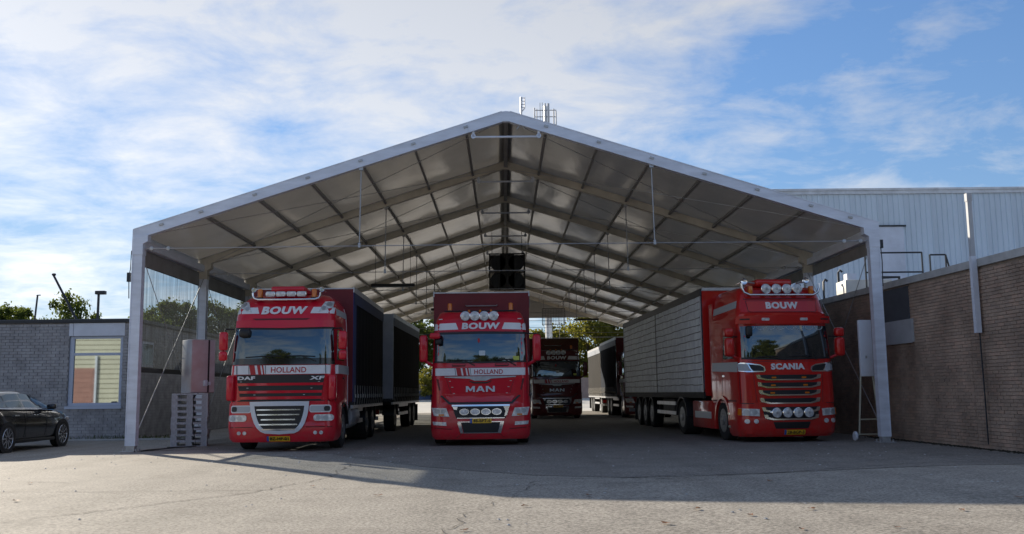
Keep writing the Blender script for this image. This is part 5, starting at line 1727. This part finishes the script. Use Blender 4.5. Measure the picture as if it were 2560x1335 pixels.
    vs = [(a, 3.30 - .52 * b_, 1.05 + .29 * b_ + .02) for a, b_ in v_]
    me = bpy.data.meshes.new('windscreen'); me.from_pydata(vs, [], f_); mesh_obj('windscreen', me, CG, root)
    vs = [(a, .42 + .30 * b_, 1.08 + .24 * b_ + .02) for a, b_ in v_]
    me = bpy.data.meshes.new('rear_window'); me.from_pydata(vs, [], f_); mesh_obj('rear_window', me, CG, root)
    return root
def car_wheel():
    b = MB(); b.lathe([(.24, -.10), (.31, -.11), (.33, -.08), (.33, .08), (.31, .11), (.24, .10)], (0, 0, 0), 'x', 32)
    t = b.mesh('wheel'); t.materials.append(RUBBER); t.shade_smooth(); t.set_sharp_from_angle(angle=R(40))
    b = MB()
    for s in (-1, 1):
        b.lathe([(.25, s * .09), (.235, s * .115), (.22, s * .09)], (0, 0, 0), 'x', 28)
        b.lathe([(.06, s * .08), (.055, s * .10), (.001, s * .105)], (0, 0, 0), 'x', 14)
        for k in range(10):
            a = 2 * math.pi * k / 10
            b.beam((s * .095, .05 * math.cos(a), .05 * math.sin(a)), (s * .10, .225 * math.cos(a), .225 * math.sin(a)), .03, .022, up=(1, 0, 0))
    r_ = b.mesh('rim'); r_.materials.append(mat('alloy_rim', (.62, .63, .66), .25, metal=.8))
    return t, r_
CARW = car_wheel()
make_car()

# ------------------------------------------------------------------ pallets, cabinet, trolley
PW, PD = .88, 1.15
def pm_(x0, x1, y0, y1, z0, z1, nm):
    return MB().box(x0, x1, y0, y1, z0, z1).mesh(nm)
deck_me = pm_(-PW / 2, PW / 2, 0, .14, .112, .148, 'deck_board'); str_me = pm_(-.07, .07, 0, PD, .095, .111, 'stringer_board')
blk_me = pm_(-.075, .075, .002, .14, .020, .094, 'block'); bot_me = pm_(-PW / 2, PW / 2, 0, .12, 0, .019, 'bottom_board')
PAL = [('deck_board', deck_me, (0, k * (PD - .14) / 5, 0)) for k in range(6)]
PAL += [('stringer_board', str_me, (x, 0, 0)) for x in (-PW / 2 + .07, 0, PW / 2 - .07)]
PAL += [('block', blk_me, (x, y, 0)) for x in (-PW / 2 + .075, 0, PW / 2 - .075) for y in (0, PD / 2 - .07, PD - .142)]
PAL += [('bottom_board', bot_me, (0, y, 0)) for y in (.004, PD / 2 - .06, PD - .124)]
ORD = ['lowest', 'second from the bottom', 'third from the bottom', 'fourth from the bottom', 'fifth from the bottom', 'sixth from the bottom', 'seventh from the bottom', 'second from the top', 'topmost']
NP = 9
for i in range(NP):
    p = empty('wooden_pallet', (-8.14 + random.uniform(-.012, .012), 1.95 + random.uniform(-.02, .02), .005 + i * .149), R(14 + random.uniform(-1.2, 1.2)), 'grey wooden pallet, %s of the stack under the metal cabinet' % ORD[i], 'pallet', 'pallets in the stack under the cabinet')
    for nm, me, lc in PAL:
        o = mesh_obj(nm, me, WOOD, p); o.location = lc
cabn = empty('metal_cabinet', (-7.90, 2.22, .005 + NP * .149), R(40), 'dented galvanised metal cabinet with a power socket, on top of the pallet stack', 'cabinet')
CABM = mat('cabinet_metal', (0.60, 0.60, 0.61), 0.42, metal=0.3, var=0.3, vscale=2.0, col2=(0.50, 0.42, 0.41))
rbox('casing', (0, .35, .70), (.64, .62, 1.38), CABM, cabn, .012)
b = MB(); b.box(-.31, .12, .02, .038, .03, 1.37); b.build('door', CABM, cabn)
b = MB(); b.box(.17, .31, .02, .038, .03, 1.37); b.build('door', CABM, cabn)
b = MB(); b.box(.12, .17, .03, .0385, .02, 1.38); b.build('door_gap', BLACK, cabn)
so = rbox('socket_box', (.06, -.005, .26), (.10, .07, .15), PANW, cabn, .012)
rbox('socket_box', (.17, -.002, .25), (.06, .06, .09), PANW, cabn, .012)
pts = [(.05, -.01, .19), (.04, -.04, .02), (.02, -.40, -.10), (.05, -.42, -.5), (.02, -.42, -.8), (.10, -.45, -1.1), (.16, -.5, -1.32), (-.1, -.6, -1.335), (-.5, -.7, -1.335), (-.3, -.75, -1.335), (.1, -.65, -1.335)]
tag(MB().tube([Vector((-8.06, 2.30, cabn.location.z)) + Vector(p) for p in pts], .014, 6).build('power_cable', BLACK, None, 60), 'black power cable hanging from the metal cabinet down the pallet stack', 'cable')
for i, (a, c_, lb) in enumerate((((-8.3, 1.5), (-8.75, -.2), 'black cable on the ground from the pallets to the left shed post, nearer'), ((-8.1, 1.9), (-8.6, -.1), 'black cable on the ground from the pallets to the left shed post, farther'))):
    pts = [(a[0] + (c_[0] - a[0]) * t / 8 + .05 * math.sin(t + i), a[1] + (c_[1] - a[1]) * t / 8, .018) for t in range(9)]
    tag(MB().tube(pts, .012, 6).build('ground_cable', BLACK, None, 60), lb, 'cable')

tr = empty('board_trolley', (8.78, .75, 0), R(4), 'white metal board on a wheeled ladder frame beside the right shed post', 'trolley')
TRM = mat('pale_yellow_tube', (0.45, 0.43, 0.33), 0.5, var=.2, vscale=5)
for s in (-1, 1):
    MB().tube([(s * .27, 0, .14), (s * .15, 0, 1.6)], .022, 8).build('leg', TRM, tr)
    b = MB(); b.lathe([(.04, -.03), (.105, -.03), (.115, -.015), (.115, .015), (.105, .03), (.04, .03)], (s * .37, 0, .122), 'x', 20); b.build('wheel', PANW, tr, 40)
for z in (.16, .52): MB().tube([(-.36 if z < .3 else -.23, 0, z), (.36 if z < .3 else .23, 0, z)], .016, 6).build('rung', TRM, tr)
rbox('board', (-.0, -.02, 2.25), (.32, .10, 1.38), PANW, tr, .012)
b = MB(); b.box(-.04, .0, -.085, -.065, 2.0, 2.06); b.build('latch', STEEL, tr)

# ------------------------------------------------------------------ hanging fans, lamps, aerials
def fan_unit(loc, label, solid=True):
    r_ = empty('ceiling_fan_unit', loc, 0, label, 'fan', 'black fan frames hanging from the ridge')
    H = .70
    b = MB()
    for y in (0, .5):
        for (p, q) in (((-H, y, -H), (H, y, -H)), ((H, y, -H), (H, y, H)), ((H, y, H), (-H, y, H)), ((-H, y, H), (-H, y, -H)), ((-H, y, 0), (H, y, 0)), ((0, y, -H), (0, y, H))):
            b.beam(p, q, .05, .05)
    for sx in (-1, 1):
        for sz in (-1, 1): b.beam((sx * H, 0, sz * H), (sx * H, .5, sz * H), .05, .05)
    b.build('frame', BLACK, r_)
    if solid:
      b = MB(); b.box(-H, H, .50, .53, -H, -.3); b.box(-H, H, .50, .53, .25, H); b.box(-.28, .28, .1, .48, -H, H); b.build('motor_housing', BLACK, r_)
    for cz in (-.35, .35):
        for cx in (-.35, .35):
            b = MB(); b.lathe([(.30, 0), (.33, .06), (.30, .12)], (cx, .1, cz), 'y', 20)
            o = b.build('fan_ring', DKSTEEL, r_)
            b = MB()
            for k in range(5):
                a = 2 * math.pi * k / 5 + cx
                b.beam((cx, .15, cz), (cx + .28 * math.cos(a), .17, cz + .28 * math.sin(a)), .10, .01, up=(.3, 1, 0))
            b.build('blade', BLACK, o)
    b = MB()
    for sx in (-1, 1): b.tube([(sx * .6, .25, H), (sx * .6, .25, 7.9 - loc[2])], .012, 5)
    b.build('suspension_rod', DKSTEEL, r_)
    return r_
fan_unit((0.06, 15.2, 6.08), 'black fan unit hanging below the ridge over the middle truck')
bk = empty('wire_basket', (3.0, 36.5, 5.9), 0, 'square wire basket hanging at the far end of the shed above the dark red truck', 'basket')
b = MB()
for (p, q) in (((-.7, 0, -.5), (.7, 0, -.5)), ((.7, 0, -.5), (.7, 0, .5)), ((.7, 0, .5), (-.7, 0, .5)), ((-.7, 0, .5), (-.7, 0, -.5))): b.beam(p, q, .04, .04)
b.build('frame', DKSTEEL, bk)
for k in range(1, 14): MB().tube([(-.7 + k * .1, 0, -.5), (-.7 + k * .1, 0, .5)], .009, 4).build('wire', DKSTEEL, bk)
for k in range(1, 10): MB().tube([(-.7, .01, -.5 + k * .1), (.7, .01, -.5 + k * .1)], .009, 4).build('wire', DKSTEEL, bk)
for sx in (-1, 1): MB().tube([(sx * .6, 0, .5), (sx * .6, 0, 1.1)], .01, 4).build('suspension_rod', DKSTEEL, bk)
def tube_light(loc, label):
    r_ = empty('tube_light', loc, 0, label, 'light fitting', 'tube lights hanging under the canopy')
    rbox('housing', (0, 0, 0), (1.5, .14, .10), BLACK, r_, .02)
    b = MB(); b.box(-.7, .7, -.05, .05, -.07, -.055); b.build('diffuser', PANG, r_)
    for s in (-1, 1): MB().tube([(s * .6, 0, .05), (s * .6, 0, ztop(loc[0]) - .25 - loc[2])], .008, 5).build('suspension_rod', DKSTEEL, r_)
tube_light((-3.9, 10.0, 4.98), 'dark tube light hanging left of the middle truck')
tube_light((4.9, 35.0, 5.6), 'dark tube light hanging at the far right end of the shed')
tube_light((-2.6, 20.0, 5.0), 'dark tube light hanging farther back above the black box body')
ae = empty('roof_aerial', (.38, -.02, ZR - .34), 0, 'small silver aerial on a forked bracket at the shed ridge', 'aerial')
b = MB(); b.tube([(0, 0, -.05), (0, 0, .32)], .022, 6); b.tube([(0, 0, .02), (-.12, 0, -.13)], .012, 5); b.tube([(0, 0, .02), (.08, 0, -.12)], .012, 5); b.build('bracket', STEEL, ae)
b = MB(); b.tube([(0, 0, .30), (0, 0, .68)], .026, 8); b.tube([(.085, 0, .40), (.085, 0, .68)], .014, 6)
for z in (.42, .50, .58, .66): b.tube([(0, 0, z), (.085, 0, z)], .010, 5)
b.tube([(0, 0, .30), (.085, 0, .40)], .012, 5); b.build('antenna', ALU_T, ae)
ms = empty('antenna_mast', (3.8, 60, .1), 0, 'telecom mast with grey panel antennas rising behind the shed ridge', 'mast')
MB().tube([(0, 0, 0), (0, 0, 26.4)], [.35, .15], 8).build('pole', STEEL, ms)
for (x, z0, z1, w) in ((-.95, 24.6, 26.2, .12), (-.75, 24.6, 26.1, .10), (.28, 24.4, 26.6, .22), (.0, 24.4, 26.6, .16), (.75, 24.2, 26.1, .13), (.95, 24.0, 25.9, .12)):
    rbox('panel_antenna', (x, -.2, (z0 + z1) / 2), (w * .9, .12, z1 - z0), PANG, ms, .03)
b = MB()
for z in (24.7, 25.4, 26.0): b.beam((-1, -.1, z), (1, -.1, z), .05, .05)
for x in (-.45, -.25): b.beam((x, -.1, 24.3), (x, -.1, 26.7), .04, .04)
b.build('antenna_frame', DKSTEEL, ms)

# poles beyond the office
def pole(name, base, top, r, label, head=None, cat='pole'):
    o = empty(name, base, 0, label, cat)
    d = Vector(top) - Vector(base)
    MB().tube([(0, 0, 0), d], [r * 1.3, r], 8).build('shaft', DKSTEEL, o)
    if head: rbox('head', tuple(d + Vector((head[0] * .2, 0, 0))), head, DKSTEEL, o, .03)
pole('lamp_post', (-22.4, 30, 0), (-22.4, 30, 7.0), .07, 'slim dark lamp post with box head beyond the office roof', (.55, .3, .2), 'lamp post')
pole('leaning_pole', (-13.72, 8.0, LB_H), (-14.62, 8.0, 5.22), .035, 'dark pole leaning left above the office roof', (.12, .10, .08))
pole('flag_pole', (-26.2, 30, 0), (-25.75, 30, 6.9), .05, 'thin dark pole left of the leaning pole, in front of the hazy trees', (.25, .06, .06))

# ------------------------------------------------------------------ trees
def tree_meshes(seed, H=9.0, cr=3.0, base=2.2, nclump=90, per=120, leaf=.30):
    r_ = np.random.default_rng(seed)
    tb = MB()
    lean = r_.uniform(-.3, .3, 2)
    top = Vector((lean[0], lean[1], H * .62))
    tb.tube([(0, 0, -.3), (lean[0] * .3, lean[1] * .3, H * .25), tuple(top)], [H * .030, H * .022, H * .010], 8)
    cl = []
    cz = (H + base) / 2; hz = (H - base) / 2
    while len(cl) < nclump:
        p = r_.uniform(-1, 1, 3)
        q = np.linalg.norm(p)
        if q > 1 or q < .35: continue
        lob = 1 + .22 * math.sin(3 * math.atan2(p[1], p[0]) + seed) * (1 - abs(p[2])) + r_.uniform(-.16, .12)
        cl.append(np.array([p[0] * cr * lob, p[1] * cr * lob, cz + p[2] * hz * (1 + r_.uniform(-.1, .1))]))
    for i in range(9):
        c = cl[i * 7 % nclump]; z0 = H * r_.uniform(.28, .55)
        f_ = z0 / (H * .62)
        tb.tube([(lean[0] * f_, lean[1] * f_, z0), (c[0] * .5, c[1] * .5, (z0 + c[2]) / 2 + .2), tuple(c)], [H * .012, H * .008, H * .003], 6)
    C = np.repeat(np.array(cl), per, 0)
    n = len(C)
    cs_ = np.repeat(r_.uniform(.35, .75, nclump) * cr * .36, per)
    P = C + r_.normal(0, 1, (n, 3)) * cs_[:, None] * np.array([1, 1, .7]) * .62
    A = r_.normal(0, 1, (n, 3)); A /= np.linalg.norm(A, axis=1)[:, None]
    B = np.cross(A, r_.normal(0, 1, (n, 3))); B /= np.linalg.norm(B, axis=1)[:, None]
    s = leaf * r_.uniform(.6, 1.3, n)[:, None]
    V = np.stack([P - A * s * .5, P + B * s * .32, P + A * s * .5, P - B * s * .32], 1).reshape(-1, 3)
    me = bpy.data.meshes.new('crown')
    me.from_pydata(V.tolist(), [], [(4 * i, 4 * i + 1, 4 * i + 2, 4 * i + 3) for i in range(n)])
    return tb.mesh('trunk'), me
TREES = [tree_meshes(11), tree_meshes(23, 9, 3.4, 1.6, 100), tree_meshes(37, 9, 2.6, 2.0, 80)]
CROWN_V = {}
def tree(x, y, h, kind, leafm, label, group, wide=1.0, name='broadleaf_tree'):
    o = empty(name, (x, y, zg(x, y)), random.uniform(0, 6.28), label, 'tree', group)
    s = h / 9.0
    o.scale = (s * wide, s * wide, s)
    tm, cm_ = TREES[kind]
    t = mesh_obj('trunk', tm, BARK, o)
    key = (kind, leafm.name)
    if key not in CROWN_V:
        c2 = cm_.copy(); c2.materials.clear(); c2.materials.append(leafm); CROWN_V[key] = c2
    mesh_obj('crown', CROWN_V[key], None, o)
    return o
# left skyline, above the office roof
for (x, y, h, kd, w, lb) in ((-35.5, 56, 9.3, 1, .75, 'rounded tree behind the leaning pole, above the office roof'), (-41.5, 58, 9.0, 0, .8, 'pale hazy tree at the far left edge'), (-29.0, 60, 7.4, 2, .9, 'low tree top behind the lamp post'),
                             (-37.5, 78, 9.6, 1, .8, 'small tree top just left of the front shed post'), (-34.0, 76, 10.6, 0, .9, 'tree seen through the clear curtain next to the front post'), (-30.5, 77, 10.2, 1, .8, 'tree seen through the middle of the clear curtain'),
                             (-45.0, 66, 8.8, 1, .9, 'broad hazy tree behind the far left end of the office roof'), (-31.5, 64, 8.2, 0, .8, 'leafy tree top between the leaning pole and the lamp post'), (-27.0, 76, 10.8, 2, 1.0, 'tree seen through the clear curtain by the second post')):
    tree(x, y, h, kd, LEAF1, lb, 'trees on the left skyline', w)
# behind the shed
for (x, y, h, kd, w, m_, lb) in ((-12.5, 92, 10.5, 1, 1.1, LEAF1, 'dark tree seen between the left truck and the middle truck'), (-6.6, 96, 10.5, 0, 1.2, LEAF1, 'dark tree behind the middle truck, left side'), (0.5, 97, 9, 1, 1.1, LEAF2, 'tree behind the middle truck, hidden centre'),
                                 (4.6, 90, 8.8, 2, 1.2, LEAF2, 'yellow-green tree above the dark red truck'), (10.2, 92, 10.8, 1, 1.0, LEAF2, 'big sunlit yellow-green tree right of the dark red truck'), (15.5, 92, 11, 0, 1.1, LEAF2, 'yellow-green tree behind the white curtain trailer'),
                                 (-18.5, 94, 10, 2, 1.3, LEAF1, 'dark tree behind the black trailer')):
    tree(x, y, h, kd, m_, lb, 'trees behind the shed', w)
for (x, y, h, lb) in ((-7.6, 78, 3.4, 'sunlit low bush left of the middle truck, over the yard wall'), (-5.6, 79, 3.0, 'sunlit low bush close to the middle truck, over the yard wall')):
    tree(x, y, h, 1, LEAF2, lb, 'bushes over the yard wall', 1.5, 'bush')
# across the yard behind the viewer, mirrored in the windscreens and the office window
for (x, y, h, kd, w, lb) in ((-17, -52, 13.5, 1, .8, 'tree across the yard mirrored in the left windscreen'), (-1.5, -54, 12.0, 0, .9, 'tree across the yard mirrored low in the middle windscreen'), (17, -50, 13, 1, .8, 'tree across the yard mirrored in the right windscreen'),
                             (24, -48, 17, 0, .9, 'taller tree across the yard mirrored in the right windscreen'), (35, -56, 13, 2, 1.0, 'tree across the yard at the far right')):
    tree(x, y, h, kd, LEAF2, lb, 'trees across the yard', w)
for i, x in enumerate((-14, -8, -1, 5, 11, 17, 23, 30, 37, 44, 51, 59)):
    tree(x + random.uniform(-1.5, 1.5), -62 + random.uniform(-4, 4), random.uniform(9.5, 12.0), i % 3, LEAF1, 'tree in the long row across the yard, mirrored low in the truck fronts', 'row of trees across the yard', 1.25)
cw = empty('cream_warehouse', (-36, -44, 0), R(-8), 'cream clad warehouse across the yard, mirrored in the office window', 'building')
b = MB(); b.box(-14, 13, -12, -.05, 0, 6.4); b.build('warehouse_body', mat('cladding_joint', (.20, .17, .11), .8), cw)
for k in range(16):
    b = MB(); b.box(-14, 13, -.05, 0.0 + random.uniform(0, .015), k * .4 + .03, k * .4 + .37); b.build('cladding_board', CREAM, cw)
b = MB(); b.box(-4.6, 2.0, .02, .10, 0, 3.7)
rd = b.build('roller_door', REDDOOR, cw)
for k in range(9):
    b = MB(); b.box(-4.5, 1.9, .10, .13, .1 + k * .40, .40 + k * .40); b.build('door_slat', REDDOOR, rd)
b = MB(); b.box(2.05, 2.2, .02, .2, 0, 4.7); b.build('door_post', PANW, cw)

# ------------------------------------------------------------------ yard beyond the shed
xs_ = [-40 + 4 * i for i in range(17)]; ys_ = [41, 50, 55, 60, 65, 70, 75, 80, 85.9]
me = bpy.data.meshes.new('concrete_yard')
me.from_pydata([(x, y, zg(x, y) + .006) for y in ys_ for x in xs_], [], [(j * 17 + i, j * 17 + i + 1, (j + 1) * 17 + i + 1, (j + 1) * 17 + i) for j in range(8) for i in range(16)])
mesh_obj('concrete_yard', me, mat('bright_concrete', (.56, .53, .47), .8, var=.12, vscale=.6), None, 60)['kind'] = 'structure'
yz = zg(-5, 84)
b = MB(); b.box(-22, 12, 86, 86.4, yz, yz + 2.3); o = b.build('yard_wall', mat('pink_brown_wall', (.30, .22, .19), .85, var=.2, vscale=2)); tag(o, 'brownish wall across the far end of the yard behind the shed', 'wall')
sk = empty('waste_container', (-7.2, 80, zg(-7, 80)), 0, 'low blue steel container in the sunny yard behind the shed', 'container')
b = MB(); b.prism([(-3.2, 1.0), (3.2, 1.0), (2.9, .12), (-2.9, .12)], 'y', 0, 2.2); b.build('tub', CONTB, sk)
for k in range(9):
    b = MB(); x = -2.7 + k * .66; b.box(x, x + .08, -.06, 0, .15, .95); b.build('rib', CONTB, sk)
b = MB(); b.box(-3.25, 3.25, -.08, .04, .96, 1.06); b.build('rim', CONTB, sk)
b = MB(); b.box(-20, 10, 77.0, 77.3, zg(-5, 77), zg(-5, 77) + .13); o = b.build('kerb', CONC); o['kind'] = 'structure'
wf_ = empty('gate_frame', (-5.2, 85.7, yz), 0, 'thin white door frame against the far yard wall', 'door frame')
b = MB(); b.box(-.05, .05, 0, .1, 0, 2.1); b.build('jamb', PANW, wf_)
b = MB(); b.box(.05, 1.0, 0, .1, 2.0, 2.1); b.build('head', PANW, wf_)
b = MB(); b.box(.95, 1.05, 0, .1, 0, 2.0); b.build('jamb', PANW, wf_)

# ------------------------------------------------------------------ litter: leaves and pale chips
def leaf_mesh(seed):
    r_ = random.Random(seed)
    n = 10; vs = [(0, 0, .012)]; 
    for k in range(n):
        a = 2 * math.pi * k / n
        rr = (.055 if k % 2 == 0 else .034) * r_.uniform(.8, 1.2)
        vs.append((rr * 1.3 * math.cos(a), rr * .8 * math.sin(a), .006 + .022 * abs(math.cos(a + seed)) * r_.uniform(.4, 1)))
    me = bpy.data.meshes.new('fallen_leaf')
    me.from_pydata(vs, [], [(0, 1 + k, 1 + (k + 1) % n) for k in range(n)]); me.materials.append(LEAFD)
    return me
LM = [leaf_mesh(i) for i in range(4)]
spots = [(1.4, -13.6), (2.3, -13.2), (2.5, -14.2), (3.3, -14.3), (3.0, -12.9), (4.3, -13.4), (4.9, -13.9), (5.3, -12.6), (4.4, -15.2), (1.0, -15.6), (-.2, -14.5), (-.5, -13.8), (-1.7, -10.6), (-2.8, -9.2), (-6.2, -10.6), (-4.4, -16.0), (.5, -16.4), (2.1, -16.8),
         (3.8, -16.2), (-2.6, -15.5), (.9, -11.0), (3.4, -9.9), (5.6, -14.6), (1.9, -12.6), (-7.2, -8.2), (.1, -12.0)]
for i, (x, y) in enumerate(spots):
    o = mesh_obj('fallen_leaf', LM[i % 4], None)
    s = random.uniform(.55, .95); o.scale = (s, s, s)
    o.location = (x, y, zg(x, y) + .008); o.rotation_euler = (0, 0, random.uniform(0, 6.28))
    tag(o, 'small brown fallen leaf on the asphalt in front of the shed', 'leaf', 'fallen leaves on the asphalt')
b = MB()
for i in range(240):
    x = random.uniform(-9, 9); y = random.uniform(-14, 1.0) if i % 3 else random.uniform(-5, 1)
    r_ = random.uniform(.008, .026)
    z = zg(x, y) + .005
    b.add([(x - r_, y, z), (x, y - r_, z), (x + r_ * 1.2, y, z), (x, y + r_ * .8, z), (x, y, z + r_ * .6)], [(0, 1, 4), (1, 2, 4), (2, 3, 4), (3, 0, 4)])
tag(b.build('stone_chips', CONC), 'scattered pale stone chips and crumbs on the asphalt', 'gravel', None, 'stuff')
b = MB()
for i in range(900):
    t = random.random() ** 1.0
    y = -4.8 + 7.5 * t; x = 9.9 - .0454 * (y + 5) - abs(random.gauss(0, .10)) - .02
    r_ = random.uniform(.01, .035); z = zg(x, y) + .002
    b.add([(x - r_, y, z), (x, y - r_, z), (x + r_, y, z), (x, y + r_, z), (x, y, z + r_ * .9)], [(0, 1, 4), (1, 2, 4), (2, 3, 4), (3, 0, 4)])
tag(b.build('leaf_litter', mat('dark_litter', (.035, .03, .018), .9, var=.5, vscale=9)), 'dark strip of leaf litter along the foot of the brown brick wall', 'litter', None, 'stuff')
